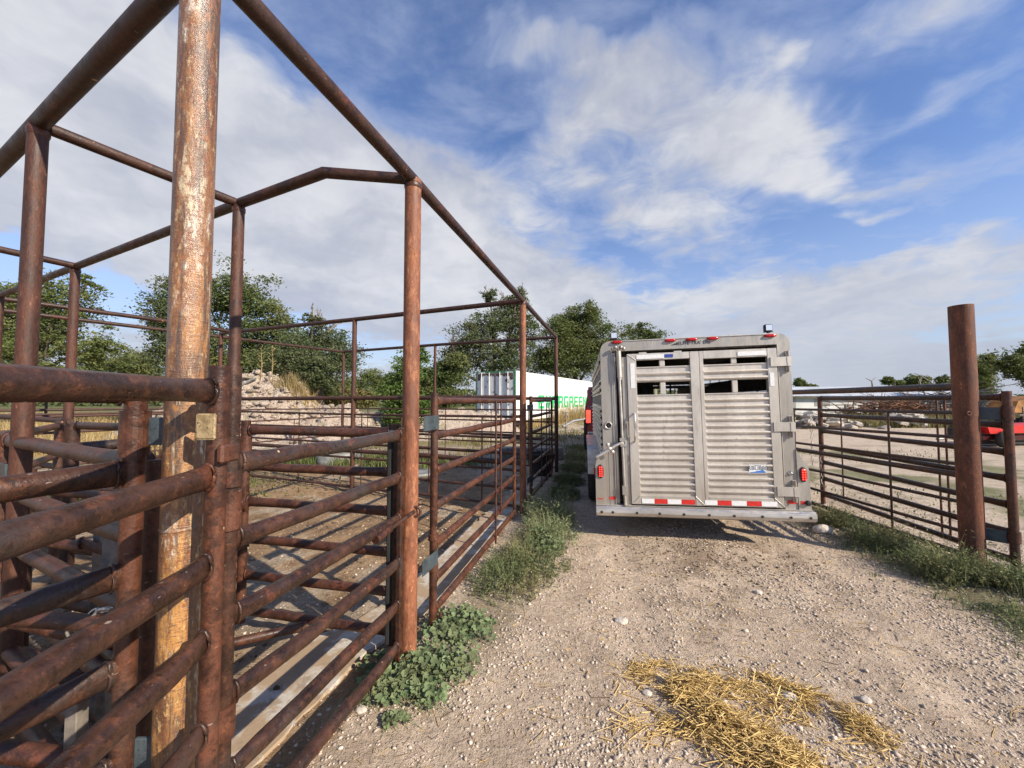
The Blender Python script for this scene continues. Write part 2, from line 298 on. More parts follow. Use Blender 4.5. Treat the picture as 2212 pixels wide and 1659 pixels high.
# ------------------------------------------------------------ mesh helpers
WP = {}
class MB:
    def __init__(s, mx=None): s.v = []; s.f = []; s.sm = []; s.mx = mx
    def add(s, vs, fs, smooth=False):
        o = len(s.v); s.v += [tuple(v) for v in vs]; s.f += [tuple(i + o for i in f) for f in fs]; s.sm += [smooth] * len(fs)
        return s
    def box(s, c, d, rx=None):
        vs = [Vector((sx * d[0] / 2, sy * d[1] / 2, sz * d[2] / 2)) for sx in (-1, 1) for sy in (-1, 1) for sz in (-1, 1)]
        if rx is not None: vs = [rx @ v for v in vs]
        vs = [v + Vector(c) for v in vs]
        return s.add(vs, [(0, 1, 3, 2), (4, 6, 7, 5), (0, 4, 5, 1), (2, 3, 7, 6), (0, 2, 6, 4), (1, 5, 7, 3)])
    def bx(s, x0, x1, y0, y1, z0, z1): return s.box(((x0 + x1) / 2, (y0 + y1) / 2, (z0 + z1) / 2), (abs(x1 - x0), abs(y1 - y0), abs(z1 - z0)))
    def bev(s, x0, x1, y0, y1, z0, z1, e=.006):
        """box with chamfered edges: extruded octagon-ish profile in the front plane"""
        pr = [(x0 + e, z0), (x1 - e, z0), (x1, z0 + e), (x1, z1 - e), (x1 - e, z1), (x0 + e, z1), (x0, z1 - e), (x0, z0 + e)]
        ins = [(min(max(x, x0 + e), x1 - e), min(max(z, z0 + e), z1 - e)) for x, z in pr]
        L = [[(x, y0, z) for x, z in ins], [(x, y0 + e, z) for x, z in pr], [(x, y1 - e, z) for x, z in pr], [(x, y1, z) for x, z in ins]]
        return s.loft(L, False)
    def loft(s, rings, smooth=True, cap=True):
        n = len(rings[0]); vs = [v for r in rings for v in r]; fs = []
        for k in range(len(rings) - 1):
            for i in range(n):
                j = (i + 1) % n; fs.append((k * n + i, k * n + j, (k + 1) * n + j, (k + 1) * n + i))
        s.add(vs, fs, smooth)
        if cap:
            s.add(rings[0], [tuple(range(n))[::-1]]); s.add(rings[-1], [tuple(range(n))])
        return s
    def tube(s, p0, p1, r0, r1=None, n=14, cap=True):
        p0, p1 = Vector(p0), Vector(p1); r1 = r0 if r1 is None else r1
        return s.path([p0, p1], [r0, r1], n, cap)
    def path(s, pts, rs, n=12, cap=True, up=None, sq=None):
        """swept pipe; sq = per-point (width factor, height factor) for crushed ends"""
        pts = [Vector(p) for p in pts]; rings = []
        if not hasattr(rs, '__len__'): rs = [rs] * len(pts)
        pu = None
        for i, p in enumerate(pts):
            d = (pts[min(i + 1, len(pts) - 1)] - pts[max(i - 1, 0)]).normalized()
            if pu is None: u = d.orthogonal().normalized() if abs(d.z) > .9 else d.cross(Vector((0, 0, 1))).normalized()
            else: u = (pu - d * pu.dot(d)).normalized()
            pu = u; wv = u.cross(d).normalized()
            if wv.z < 0: wv = -wv
            k = (1, 1) if sq is None else sq[i]
            rings.append([p + u * math.cos(t) * rs[i] * k[0] + wv * math.sin(t) * rs[i] * k[1] for t in [2 * math.pi * q / n for q in range(n)]])
        return s.loft(rings, True, cap)
    def rail(s, p0, p1, r, n=14, fa=True, fb=True):
        p0, p1 = Vector(p0), Vector(p1); L = (p1 - p0).length; fl = .04; tr = .13
        T = [0, fl, tr, L / 2, L - tr, L - fl, L]
        F_ = (.50, 1.14); N = (1, 1); q = [F_ if fa else N, F_ if fa else N, N, N, N, F_ if fb else N, F_ if fb else N]
        if L < 3 * tr: T = [0, L]; q = [N, N]
        if len(T) == 2: return s.path([p0, p1], r, n, True)
        d = (p1 - p0) / L; sd_ = d.cross(Vector((0, 0, 1))).normalized(); T = [0, fl, tr, L * .3, L * .5, L * .72, L - tr, L - fl, L]; q = q[:3] + [N, N, N] + q[4:]
        of = [0, 0, 0] + [rnd.uniform(-.0035, .0035) * min(1, L) for _ in range(3)] + [0, 0, 0]; oz = [0, 0, 0] + [rnd.uniform(-.006, .003) * min(1, L) for _ in range(3)] + [0, 0, 0]
        s.path([p0 + d * t + sd_ * a + Vector((0, 0, b_)) for t, a, b_ in zip(T, of, oz)], r, n, True, sq=q)
        for e, f_ in ((.022, fa), (L - .022, fb)):   # weld bead round each end
            c = p0 + d * e; ring = [c + sd_ * (math.cos(t) * (r * (.55 if f_ else 1) + .002)) + Vector((0, 0, 1)) * (math.sin(t) * (r * (1.14 if f_ else 1) + .002)) for t in [6.2832 * k / 12 for k in range(13)]]
            s.path(ring, [.0045 + .002 * rnd.random() for _ in ring], 5, False)
        return s
    def lathe(s, c, prof, n=20, axis='Z', smooth=True):
        rings = []
        for r, z in prof:
            ring = []
            for q in range(n):
                t = 2 * math.pi * q / n; a, b_ = r * math.cos(t), r * math.sin(t)
                v = {'Z': (a, b_, z), 'X': (z, a, b_), 'Y': (a, z, b_)}[axis]; ring.append(Vector(v) + Vector(c))
            rings.append(ring)
        return s.loft(rings, smooth)
    def prism(s, poly, z0, z1, plane='XZ'):
        """extrude a 2-D polygon"""
        def P(a, b_, t): return {'XZ': (a, t, b_), 'YZ': (t, a, b_), 'XY': (a, b_, t)}[plane]
        return s.loft([[P(a, b_, z0) for a, b_ in poly], [P(a, b_, z1) for a, b_ in poly]], False)
    def torus(s, c, R_, r, ax1, ax2, k=(1, 1), n=14, m=7):
        c = Vector(c); ax1 = Vector(ax1).normalized(); ax2 = Vector(ax2).normalized(); nz = ax1.cross(ax2); vs = []; fs = []
        for i in range(n):
            t = 2 * math.pi * i / n; rd = ax1 * math.cos(t) * k[0] + ax2 * math.sin(t) * k[1]; cc = c + rd * R_; rn = rd.normalized()
            for j in range(m):
                q = 2 * math.pi * j / m; vs.append(cc + rn * r * math.cos(q) + nz * r * math.sin(q))
        for i in range(n):
            for j in range(m):
                a, b_ = (i + 1) % n, (j + 1) % m; fs.append((i * m + j, a * m + j, a * m + b_, i * m + b_))
        return s.add(vs, fs, True)
    def build(s, name, m, parent=None, **kw):
        me = bpy.data.meshes.new(name); vs = np.array([tuple(v) for v in s.v], dtype=float)
        if s.mx is not None:
            A = np.array(s.mx); vs = vs @ A[:3, :3].T + A[:3, 3]
        c = (vs.max(0) + vs.min(0)) / 2
        if kw.pop('base', parent is None): c[2] = vs[:, 2].min()
        me.from_pydata((vs - c).tolist(), [], s.f); me.polygons.foreach_set('use_smooth', s.sm); me.update()
        for mm in (m if isinstance(m, list) else [m]): me.materials.append(mm)
        o = bpy.data.objects.new(name, me); col.objects.link(o); WP[o] = Vector(c)
        if parent is not None: o.parent = parent; o.location = Vector(c) - WP[parent]
        else: o.location = c
        for k, v in kw.items(): o[k] = v
        return o
def thing(name, label, cat, loc, group=None):
    o = bpy.data.objects.new(name, None); col.objects.link(o); o.location = loc; WP[o] = Vector(loc); o.empty_display_size = .2
    o['label'] = label; o['category'] = cat
    if group: o['group'] = group
    return o
def tag(o, label, cat, group=None):
    o['label'] = label; o['category'] = cat
    if group: o['group'] = group
    return o
def npmesh(name, V, Fa, m, smooth=False, loop=4, **kw):
    """fast mesh from numpy arrays, all faces the same size"""
    me = bpy.data.meshes.new(name); V = np.asarray(V, dtype=np.float32); Fa = np.asarray(Fa, dtype=np.int32); nf = len(Fa)
    c = (V.max(0) + V.min(0)) / 2; c[2] = V[:, 2].min(); V = V - c
    me.vertices.add(len(V)); me.vertices.foreach_set('co', V.ravel()); me.loops.add(nf * loop); me.polygons.add(nf)
    me.loops.foreach_set('vertex_index', Fa.ravel()); me.polygons.foreach_set('loop_start', np.arange(nf, dtype=np.int32) * loop)
    me.polygons.foreach_set('loop_total', np.full(nf, loop, dtype=np.int32))
    if smooth: me.polygons.foreach_set('use_smooth', np.ones(nf, bool))
    me.update(calc_edges=True); me.validate(); me.materials.append(m)
    o = bpy.data.objects.new(name, me); col.objects.link(o)
    par = kw.pop('parent', None); WP[o] = Vector(c.tolist())
    if par is not None: o.parent = par; o.location = WP[o] - WP[par]
    else: o.location = c.tolist()
    for k, v in kw.items(): o[k] = v
    return o
def text_obj(txt, size, m, origin, ex, ez, name, parent, depth=.002, sx=1.0):
    cu = bpy.data.curves.new(name, 'FONT'); cu.body = txt; cu.size = size; cu.extrude = depth; cu.align_x = 'CENTER'; cu.align_y = 'CENTER'
    t = bpy.data.objects.new('tmp', cu); col.objects.link(t); dg = bpy.context.evaluated_depsgraph_get(); dg.update()
    me = bpy.data.meshes.new_from_object(t.evaluated_get(dg)); col.objects.unlink(t); bpy.data.objects.remove(t)
    ex, ez = Vector(ex).normalized(), Vector(ez).normalized(); ey = ex.cross(ez) * -1
    nrm = ex.cross(ez)
    for v in me.vertices: v.co = ex * v.co.x * sx + ez * v.co.y + nrm * v.co.z
    me.materials.clear(); me.materials.append(m)
    o = bpy.data.objects.new(name, me); col.objects.link(o); WP[o] = Vector(origin); o.parent = parent; o.location = Vector(origin) - WP[parent]
    return o
# value noise for numpy height fields
_rg = np.random.default_rng(3); _G = _rg.random((256, 256))
def vn(x, y):
    xi = np.floor(x).astype(int); yi = np.floor(y).astype(int); fx = x - xi; fy = y - yi
    fx = fx * fx * (3 - 2 * fx); fy = fy * fy * (3 - 2 * fy); a = lambda i, j: _G[(xi + i) % 256, (yi + j) % 256]
    return (a(0, 0) * (1 - fx) + a(1, 0) * fx) * (1 - fy) + (a(0, 1) * (1 - fx) + a(1, 1) * fx) * fy
def fbm(x, y, o=4, k=.5):
    s = 0; A = 1; t = 0
    for i in range(o): s = s + A * vn(x * 2 ** i + 17 * i, y * 2 ** i + 31 * i); t += A; A *= k
    return s / t
def ss(x, a, b):
    t = np.clip((x - a) / (b - a), 0, 1); return t * t * (3 - 2 * t)

# ------------------------------------------------------------ ground: one sheet to the horizon
def xl(y): return -.62 + .2605 * (y - 2.35)          # the alley fence line
def xr(y): return 4.17 + .055 * (y - 3.55)           # the right fence line
def axis(lo, hi, st, a, b, k=1.09):
    c = list(np.arange(lo, hi, st)); s = st; p = c[-1]
    while p < b: s = min(s * k, 40); p += s; c.append(p)
    s = st; p = c[0]; L = []
    while p > a: s = min(s * k, 40); p -= s; L.append(p)
    return np.array(L[::-1] + c)
gx = axis(-4.2, 5.4, .032, -700, 700); gy = axis(.9, 7.4, .03, -60, 1500, 1.075)
X, Y = np.meshgrid(gx, gy)
def ground_z(X, Y):
    near = ss(np.hypot(X, Y), 60, 20)
    z = (fbm(X * .7, Y * .7, 3) - .5) * .05 * near + (fbm(X * 5, Y * 5, 4, .6) - .5) * .022 * ss(Y, 14, 6) + (fbm(X * 22, Y * 22, 3, .6) - .5) * .010 * ss(Y, 9, 5)
    pen = ss(xl(Y) - X, .05, .35) * ss(Y, 9.5, 8.5)
    z = z + pen * (fbm(X * 9 + 5, Y * 9, 3, .6) - .55) * .035
    verge = ss(np.abs(X - xr(Y) + .25), .55, .1) * ss(Y, 12, 9)
    z = z + verge * .05
    rut = ss(np.abs(X - (.75 + .16 * (Y - 2))), .22, .05) + ss(np.abs(X - (2.35 + .16 * (Y - 2))), .22, .05)
    z = z - rut * .016 * ss(Y, 12, 8)
    return z
Z = ground_z(X, Y)
def gz(x, y): return float(ground_z(np.array([[x]]), np.array([[y]]))[0, 0])
nx, ny = len(gx), len(gy)
idx = np.arange(nx * ny).reshape(ny, nx)
Fg = np.stack([idx[:-1, :-1], idx[:-1, 1:], idx[1:, 1:], idx[1:, :-1]], -1).reshape(-1, 4)
m, g, b = mat('ground_earth')
at_ = g.node('ShaderNodeAttribute', attribute_name='zone'); zc = at_.outputs['Color']
n1 = g.noise(g.pos, 3.2, 6, .65, .3); n2 = g.noise(g.pos, 28, 6, .7); n3 = g.noise(g.pos, 120, 4, .7); vv = g.vor(g.pos, 55); vv2 = g.vor(g.pos, 21)
vcol = g.vor(g.pos, 55, out='Color')
c = g.mix(g.step(n1, .3, .7), g.vmath('MULTIPLY', zc, (.84, .82, .80)), g.vmath('MULTIPLY', zc, (1.10, 1.10, 1.09)))
c = g.mix(g.step(n2, .35, .68, 0., .75), g.vmath('MULTIPLY', c, (.72, .70, .67)), g.vmath('MULTIPLY', c, (1.1, 1.1, 1.1)))
c = g.mix(g.step(n3, .60, .75, 0., .6), c, g.vmath('ADD', g.vmath('MULTIPLY', c, (.8, .8, .8)), (.14, .135, .13)))
peb = g.math('MULTIPLY', g.step(vv, .34, .22), g.step(g.sep(vcol)[0], .48, .60))
c = g.mix(g.math('MULTIPLY', peb, .55), c, g.vmath('ADD', g.vmath('MULTIPLY', c, (.7, .72, .75)), (.13, .125, .12)))
g.put(b.inputs['Base Color'], c); b.inputs['Roughness'].default_value = .95; b.inputs['Specular IOR Level'].default_value = .15
bump(g, b, g.math('ADD', g.math('ADD', g.math('MULTIPLY', n2, 1.), g.math('MULTIPLY', n3, .45)), g.math('MULTIPLY', peb, .8)), .022, 1.0)
M['ground'] = m
ground = npmesh('ground', np.stack([X, Y, Z], -1).reshape(-1, 3), Fg, m, True, kind='structure')
C = np.empty((ny, nx, 3)); C[:] = (.615, .495, .385)
def lay(mask, c_):
    global C
    C = C * (1 - mask[..., None]) + np.array(c_) * mask[..., None]
nA = fbm(X * .9, Y * .9, 5, .6); nB = fbm(X * 3.1 + 9, Y * 3.1, 5, .62); nC = fbm(X * .12 + 3, Y * .12, 5, .6); nD = fbm(X * 12, Y * 12, 4, .6)
lay(ss(nB, .52, .66) * .35, (.47, .365, .275)); lay(ss(nA, .55, .7) * .4, (.66, .545, .43))
rut = (ss(np.abs(X - (.75 + .16 * (Y - 2)) + (nD - .5) * .08), .20, .08) + ss(np.abs(X - (2.35 + .16 * (Y - 2)) + (nD - .5) * .08), .20, .08)) * ss(Y, 14, 9); lay(np.clip(rut, 0, 1) * .55, (.68, .55, .435))
# trampled, manure-stained patch behind the trailer
lay(ss(np.hypot((X - 2.05) / .95, (Y - 3.9) / .55), 1.25, .5) * ss(nB + .5 * nD, .62, .86) * .6, (.24, .175, .125))
lay(ss(np.hypot((X - 1.8) / .8, (Y - 3.1) / .6), 1.2, .3) * ss(nB * .5 + nD * .5, .50, .60) * .5, (.22, .165, .12))
# the pens
pen = ss(xl(Y) - X + (nD - .5) * .15, .02, .12) * ss(Y, 9.2, 8.4) * ss(X, -9.5, -8)
lay(pen, (.42, .285, .17)); lay(pen * ss(nB, .46, .66), (.32, .21, .125)); lay(pen * ss(nA, .50, .60) * ss(nB, .62, .42), (.46, .375, .285)); lay(pen * ss(nD, .58, .7) * .45, (.15, .105, .07)); lay(ss(xl(Y) - X, .2, .5) * ss(3.6 - Y, -.3, .3) * ss(nB, .50, .44) * pen * .7, (.44, .36, .28))
# pinkish scraped earth behind the pens, dry straw-coloured field to the left
bk = ss(Y, 8.6, 9.6) * ss(X, 3.5, 1.5) ; lay(bk, (.46, .375, .30)); lay(bk * ss(nC, .50, .62) * .8, (.30, .25, .11)); lay(bk * ss(nA, .58, .68) * .5, (.20, .20, .08))
lay(ss(X + .35 * Y, -2.5, -6.5) * ss(Y, 7.5, 10) , (.44, .34, .16))
lane = ss(Y, 7, 9) * ss(np.abs(X - (1.1 + .26 * (Y - 6))), 3.2, 2.0) * ss(Y, 30, 22); lay(lane, (.52, .43, .335)); lay(lane * ss(nB, .5, .62) * .5, (.28, .24, .13))
# pale yard to the right of the fence
yd = ss(X - xr(Y), .1, .8) * ss(Y, -5, 0) * ss(Y + .02 * X, 24, 20); lay(yd, (.64, .535, .43)); lay(yd * ss(nB, .56, .68) * .5, (.34, .29, .22)); lay(yd * ss(nC, .58, .64) * ss(nA, .5, .6) * .8, (.17, .19, .08))
vg = ss(np.abs(X - xr(Y) + .30), .62, .25) * ss(Y, 11, 9); lay(vg * .85, (.20, .185, .10))
vl = ss(np.abs(X - xl(Y) - .30), .34, .18) * ss(Y, 2.2, 2.9) * ss(Y, 12, 9) * .6; lay(vl, (.22, .19, .12))
far = ss(Y, 22, 30) * ss(X, 2, 12); lay(far, (.30, .25, .12)); lay(far * ss(nC, .45, .55), (.19, .19, .08))
f2_ = ss(Y, 38, 60); lay(f2_, (.16, .17, .07))
lay(ss(-Y, 3, 12) * .6, (.38, .32, .22))
C = np.clip(C, 0, 1)
ca = ground.data.color_attributes.new('zone', 'FLOAT_COLOR', 'POINT')
ca.data.foreach_set('color', np.concatenate([C.reshape(-1, 3), np.ones((nx * ny, 1))], 1).astype(np.float32).ravel())

# concrete footing strip that runs under the gates, half covered with dirt
m, g, b = mat('worn_concrete'); M['conc'] = m
n1 = g.noise(g.pos, 3.6, 6, .65, .4); n2 = g.noise(g.pos, 40, 5, .7); n3 = g.noise(g.pos, 11, 4, .6)
c = g.mix(g.step(n2, .35, .65), (.44, .395, .34), (.54, .50, .44)); c = g.mix(g.step(n1, .41, .53), c, (.36, .26, .17)); c = g.mix(g.step(n3, .54, .64, 0, .8), c, (.28, .21, .15))
g.put(b.inputs['Base Color'], c); b.inputs['Roughness'].default_value = .9; bump(g, b, n2, .004)
def strip(name, y0, y1, o0, o1, n, h, jag):
    mb = MB(); rows = []
    for i in range(n + 1):
        y = y0 + (y1 - y0) * i / n; j0 = (rnd.random() - .5) * jag; j1 = (rnd.random() - .5) * jag * .25
        q = max(0, min(1, (2.9 - y) / .5)); a0 = o0 - .28 * q + j0; a1 = o1 - .15 * q + j1; rows.append([(xl(y) + a0, y, -.05), (xl(y) + a0, y, h), (xl(y) + a1, y, h + .004), (xl(y) + a1 + .01, y, -.05)])
    mb.loft(rows, False); return mb.build(name, M['conc'], None, kind='structure')
strip('concrete_footing', .3, 8.2, -.50, -.14, 120, .016, .06)
# loose stones: real geometry
ICO_V = []; ICO_F = []
t_ = (1 + 5 ** .5) / 2
ICO_V = np.array([(-1, t_, 0), (1, t_, 0), (-1, -t_, 0), (1, -t_, 0), (0, -1, t_), (0, 1, t_), (0, -1, -t_), (0, 1, -t_), (t_, 0, -1), (t_, 0, 1), (-t_, 0, -1), (-t_, 0, 1)]) / 1.9
ICO_F = np.array([(0, 11, 5), (0, 5, 1), (0, 1, 7), (0, 7, 10), (0, 10, 11), (1, 5, 9), (5, 11, 4), (11, 10, 2), (10, 7, 6), (7, 1, 8), (3, 9, 4), (3, 4, 2), (3, 2, 6), (3, 6, 8), (3, 8, 9), (4, 9, 5), (2, 4, 11), (6, 2, 10), (8, 6, 7), (9, 8, 1)])
rg = np.random.default_rng(11)
def stones(name, px, py, r, m, **kw):
    n = len(px); jit = 1 + (rg.random((n, 12, 1)) - .5) * .8; V = ICO_V[None] * jit
    sc_ = np.stack([1 + rg.random(n) * .7, .8 + rg.random(n) * .5, .45 + rg.random(n) * .4], -1)[:, None, :]; V = V * sc_ * r[:, None, None]
    a = rg.random(n) * 6.28; ca_, sa = np.cos(a)[:, None], np.sin(a)[:, None]; x = V[..., 0] * ca_ - V[..., 1] * sa; y = V[..., 0] * sa + V[..., 1] * ca_
    z = ground_z(px[None], py[None])[0]
    V = np.stack([x + px[:, None], y + py[:, None], V[..., 2] + (z + r * .34)[:, None]], -1).reshape(-1, 3)
    Fa = (ICO_F[None] + (np.arange(n) * 12)[:, None, None]).reshape(-1, 3)
    return npmesh(name, V, Fa, m, False, 3, **kw)
m, g, b = mat('gravel_stone'); M['stone'] = m
ri = g.geo.outputs['Random Per Island']; c = g.mix(ri, (.42, .34, .27), (.70, .61, .51)); c = g.mix(g.step(ri, .80, .84, 0., .8), c, (.24, .19, .16)); c = g.mix(g.step(g.noise(g.pos, 60, 3, .6), .45, .7, 0, .4), c, (.34, .27, .21))
g.put(b.inputs['Base Color'], c); b.inputs['Roughness'].default_value = .85
N = 90000
yy = 1.2 + 7.3 * rg.random(N) ** 1.7; xx = xl(yy) - .1 + rg.random(N) * (xr(yy) - xl(yy) + 1.8)
cl = fbm(xx * 2.3, yy * 2.3, 4); keep = rg.random(N) < ss(cl, .30, .60) * .85 + .15; keep &= (rg.random(N) < 1.25 - .8 * ss(np.abs(xx - (.80 + .16 * (yy - 2))), .35, .05))
xx, yy = xx[keep], yy[keep]; rr = .0030 + .0052 * rg.random(len(xx)) ** 2.0 + .008 * (rg.random(len(xx)) ** 45)
stones('gravel', xx, yy, rr, M['stone'], kind='stuff')
N = 5200; yy = 1.3 + 6.5 * rg.random(N); xx = xl(yy) - .1 - rg.random(N) ** 1.4 * 3.2; rr = .003 + .009 * rg.random(N) ** 4
stones('pen_pebbles', xx, yy, rr, M['stone'], kind='stuff')
m, g, b = mat('manure_clod'); M['clod'] = m
c = g.mix(g.geo.outputs['Random Per Island'], (.055, .038, .025), (.17, .12, .08)); g.put(b.inputs['Base Color'], c); b.inputs['Roughness'].default_value = 1.
N = 2600; yy = 1.5 + 6.8 * rg.random(N) ** 1.2; xx = xl(yy) - .55 - rg.random(N) * (2.5 + yy * .5); k_ = fbm(xx * 1.7 + 4, yy * 1.7, 3) > .47; xx, yy = xx[k_], yy[k_]
stones('dirt_clods', xx, yy, .005 + .016 * rg.random(len(xx)) ** 3, M['clod'], kind='stuff')
N = 800; xx = 2.0 + rg.normal(0, .55, N); yy = 3.85 + rg.normal(0, .35, N); stones('dark_crumbs', xx, yy, .003 + .008 * rg.random(N) ** 2, M['clod'], kind='stuff')
# single stones one can point at
def rock(x, y, r, label, m='stone'):
    mb = MB(); n1 = 14; vs = []; fs = []; s0 = rnd.random() * 99
    for i in range(9):
        ph = math.pi * i / 8
        for j in range(n1):
            th = 2 * math.pi * j / n1; d = Vector((math.sin(ph) * math.cos(th), math.sin(ph) * math.sin(th), math.cos(ph)))
            k = .8 + .5 * float(fbm(np.array([d.x * 1.6 + s0 + d.z]), np.array([d.y * 1.6 + s0]), 3)[0]); vs.append((x + d.x * r * k * 1.25, y + d.y * r * k, gz(x, y) + r * .22 + d.z * r * k * .62))
    for i in range(8):
        for j in range(n1): fs.append((i * n1 + j, i * n1 + (j + 1) % n1, (i + 1) * n1 + (j + 1) % n1, (i + 1) * n1 + j))
    mb.add(vs, fs, False); return tag(mb.build('stone', M['stone_pale']), label, 'stone')
M['stone_pale'] = simple('pale_stone', (.52, .46, .40), .85, 0, .22, 25, bmp=.003)
rock(.77, 2.78, .034, 'fist sized pale stone alone on the bare gravel left of the lane centre')
rock(3.62, 4.55, .085, 'large flat pale stone at the edge of the verge beside the trailer bumper')
rock(1.46, 2.09, .030, 'white stone lying among the right end of the loose straw')
rock(-.75, 1.98, .022, 'whitish pebble in front of the mallow weeds by the gate')
rock(1.83, 2.06, .022, 'pale stone just right of the thin straw tail')
rock(1.17, 1.78, .022, 'white stone half buried in the near end of the straw heap')
rock(.72, 2.12, .020, 'grey stone left of the straw heap')
rock(1.99, 3.18, .026, 'white oval stone behind the trailer near the dark stained gravel')
# straw: a real heap of stalks plus strays
def stalks(name, P, L, th, tilt, r, m, **kw):
    n = len(P); d = np.stack([np.cos(th) * np.cos(tilt), np.sin(th) * np.cos(tilt), np.sin(tilt)], -1); u = np.stack([-np.sin(th), np.cos(th), 0 * th], -1); w_ = np.cross(d, u)
    V = []
    for e in (-.5, .5):
        for k in range(3):
            a = 2.094 * k; V.append(P + d * (L * e)[:, None] + (u * math.cos(a) + w_ * math.sin(a)) * r[:, None])
    V = np.stack(V, 1).reshape(-1, 3); b0 = (np.arange(n) * 6)[:, None]
    q = np.concatenate([b0 + np.array([[0, 1, 4, 3]]), b0 + np.array([[1, 2, 5, 4]]), b0 + np.array([[2, 0, 3, 5]])], 0)
    return npmesh(name, V, q, m, False, 4, **kw)
def heap(spots, name):
    P = []; T = []
    for (x, y, sx, sy, ang, n, h) in spots:
        a = rg.normal(0, 1, n); b_ = rg.normal(0, 1, n); k = np.hypot(a, b_) < 2.1; a, b_ = a[k], b_[k]
        ca_, sa = math.cos(ang), math.sin(ang); px = x + a * sx * ca_ - b_ * sy * sa; py = y + a * sx * sa + b_ * sy * ca_
        kk_ = fbm(px * 8, py * 8, 3) > .41; px, py, a, b_ = px[kk_], py[kk_], a[kk_], b_[kk_]; hh = h * np.exp(-.5 * (a * a + b_ * b_)) * rg.random(len(a)); P.append(np.stack([px, py, ground_z(px[None], py[None])[0] + .004 + hh], -1)); T.append(rg.normal(ang * .9 + .1, .55, len(a)) + (rg.random(len(a)) < .3) * rg.normal(0, 1.2, len(a)))
    P = np.concatenate(P); n = len(P); T = np.concatenate(T)
    return stalks(name, P, .025 + .14 * rg.random(n) ** 2.2, T, rg.normal(0, .30, n), .0012 + .0022 * rg.random(n), M['straw'], kind='stuff')
heap([(.93, 2.16, .15, .09, -.5, 900, .07), (1.02, 1.90, .17, .08, -.45, 1100, .085), (1.14, 1.70, .13, .07, -.3, 850, .075), (.86, 2.0, .09, .08, 0, 600, .07), (1.28, 2.14, .14, .04, -.5, 220, .03),
      (1.36, 1.96, .14, .05, -.6, 60, .02), (1.62, 1.95, .10, .05, -.9, 460, .04), (1.52, 2.12, .13, .03, -.7, 420, .03), (.66, 1.90, .14, .05, .2, 90, .01), (1.2, 1.95, .34, .18, -.4, 520, .012), (1.05, 2.0, .5, .3, -.3, 260, .005)], 'straw')
N = 850; py = 1.5 + 3.4 * rg.random(N) ** 1.4; px = xl(py) + .1 + rg.random(N) * 3.2
stalks('loose_straw', np.stack([px, py, ground_z(px[None], py[None])[0] + .004], -1), .015 + .09 * rg.random(N) ** 2, rg.normal(.3, .9, N), rg.normal(0, .08, N), .0008 + .0012 * rg.random(N), M['straw'], kind='stuff')
N = 900; py = 1.3 + 4.5 * rg.random(N) ** 1.3; px = xl(py) - 1.2 + rg.random(N) * 4.4
stalks('loose_twigs', np.stack([px, py, ground_z(px[None], py[None])[0] + .003], -1), .02 + .10 * rg.random(N) ** 2.5, rg.normal(-.5, .9, N), rg.normal(0, .06, N), .0008 + .0012 * rg.random(N), M['twig'], kind='stuff')

# ------------------------------------------------------------ welded pipe frame over the pens
TOP = 2.93
V3 = lambda x, y, z: Vector((x, y, z))
P0, P1, P2, P3 = (-.955, 1.13), (-.62, 2.36), (.15, 5.30), (.965, 8.40)
P4, P5, P6 = (-2.37, 1.87), (-1.92, 2.65), (-4.52, 3.93)
P7, QC, P8, P9 = (-2.69, 6.53), (-6.05, 7.95), (-4.81, 10.95), (-1.92, 9.57)
fr = thing('overhead_pipework', 'tall welded frame of rusty pipe posts and overhead beams around the pens', 'pipework', (-.955, 1.13, 0))
def post(p, r, m, label=None, ht=TOP, n=20, z0=-.1):
    o = MB().tube((p[0], p[1], z0), (p[0], p[1], ht), r, n=n).build('post', M[m], fr)
    if label: o['label'] = label
    return o
PO0 = post(P0, .0495, 'peel', 'thick near post with peeling cream paint over orange rust', n=40)
PO1 = post(P1, .050, 'post_orange', 'orange rusted post beside the inner gate latch', n=28)
PO2 = post(P2, .045, 'post_orange'); PO3 = post(P3, .042, 'post_red')
PO4 = post(P4, .037, 'post_red'); PO5 = post(P5, .036, 'post_red'); PO6 = post(P6, .038, 'post_red')
for p in (P7, P8, P9, QC): post(p, .038 if p != P9 else .032, 'post_red', n=12)
post((-6.75, 5.02), .038, 'post_red', n=12); post((-8.6, 3.2), .038, 'post_red', n=12); post((-9.6, 4.0), .038, 'post_red', n=12)
def beam(pts, r, n=14, z=TOP, label=None):
    o = MB().path([V3(x, y, z) for x, y in pts], r, n).build('beam', M['beam'], fr)
    if label: o['label'] = label
    return o
ext = lambda a, b_, t: (a[0] + (b_[0] - a[0]) * t, a[1] + (b_[1] - a[1]) * t)
beam([ext(P1, P0, 1.06), P1, P2, P3], .037, 20, label='long overhead beam running down the alley')
beam([(-.93, 1.12), P4, ext((-.93, 1.12), P4, 2.6)], .036, 20)
beam([(-2.355, 1.905), (-1.935, 2.63)], .031)
beam([(-.67, 2.345), (-1.14, 2.28), P5, (-4.52, 3.93), (-6.75, 5.02), (-9, 6.1)], .033, label='kneed cross beam with a bend near its middle')
beam([(-4.50, 3.90), (-4.95, 2.9), (-5.6, 1.4)], .031)
beam([(.11, 5.32), P7, (-5.63, 7.74)], .036); beam([(-5.63, 7.74), QC], .030)
beam([(-5.65, 7.72), (-6.05, 6.65), (-6.96, 5.18), (-8.6, 3.2)], .034)
beam([P8, QC, (-6.85, 7.53 - .9), (-7.86, 5.85), (-9.6, 4.0)], .034) if False else beam([P8, (-5.98, 8.98), (-6.85, 7.53), (-7.86, 5.85), (-9.2, 3.9)], .034)
beam([(.93, 8.42), P9, P8], .036)
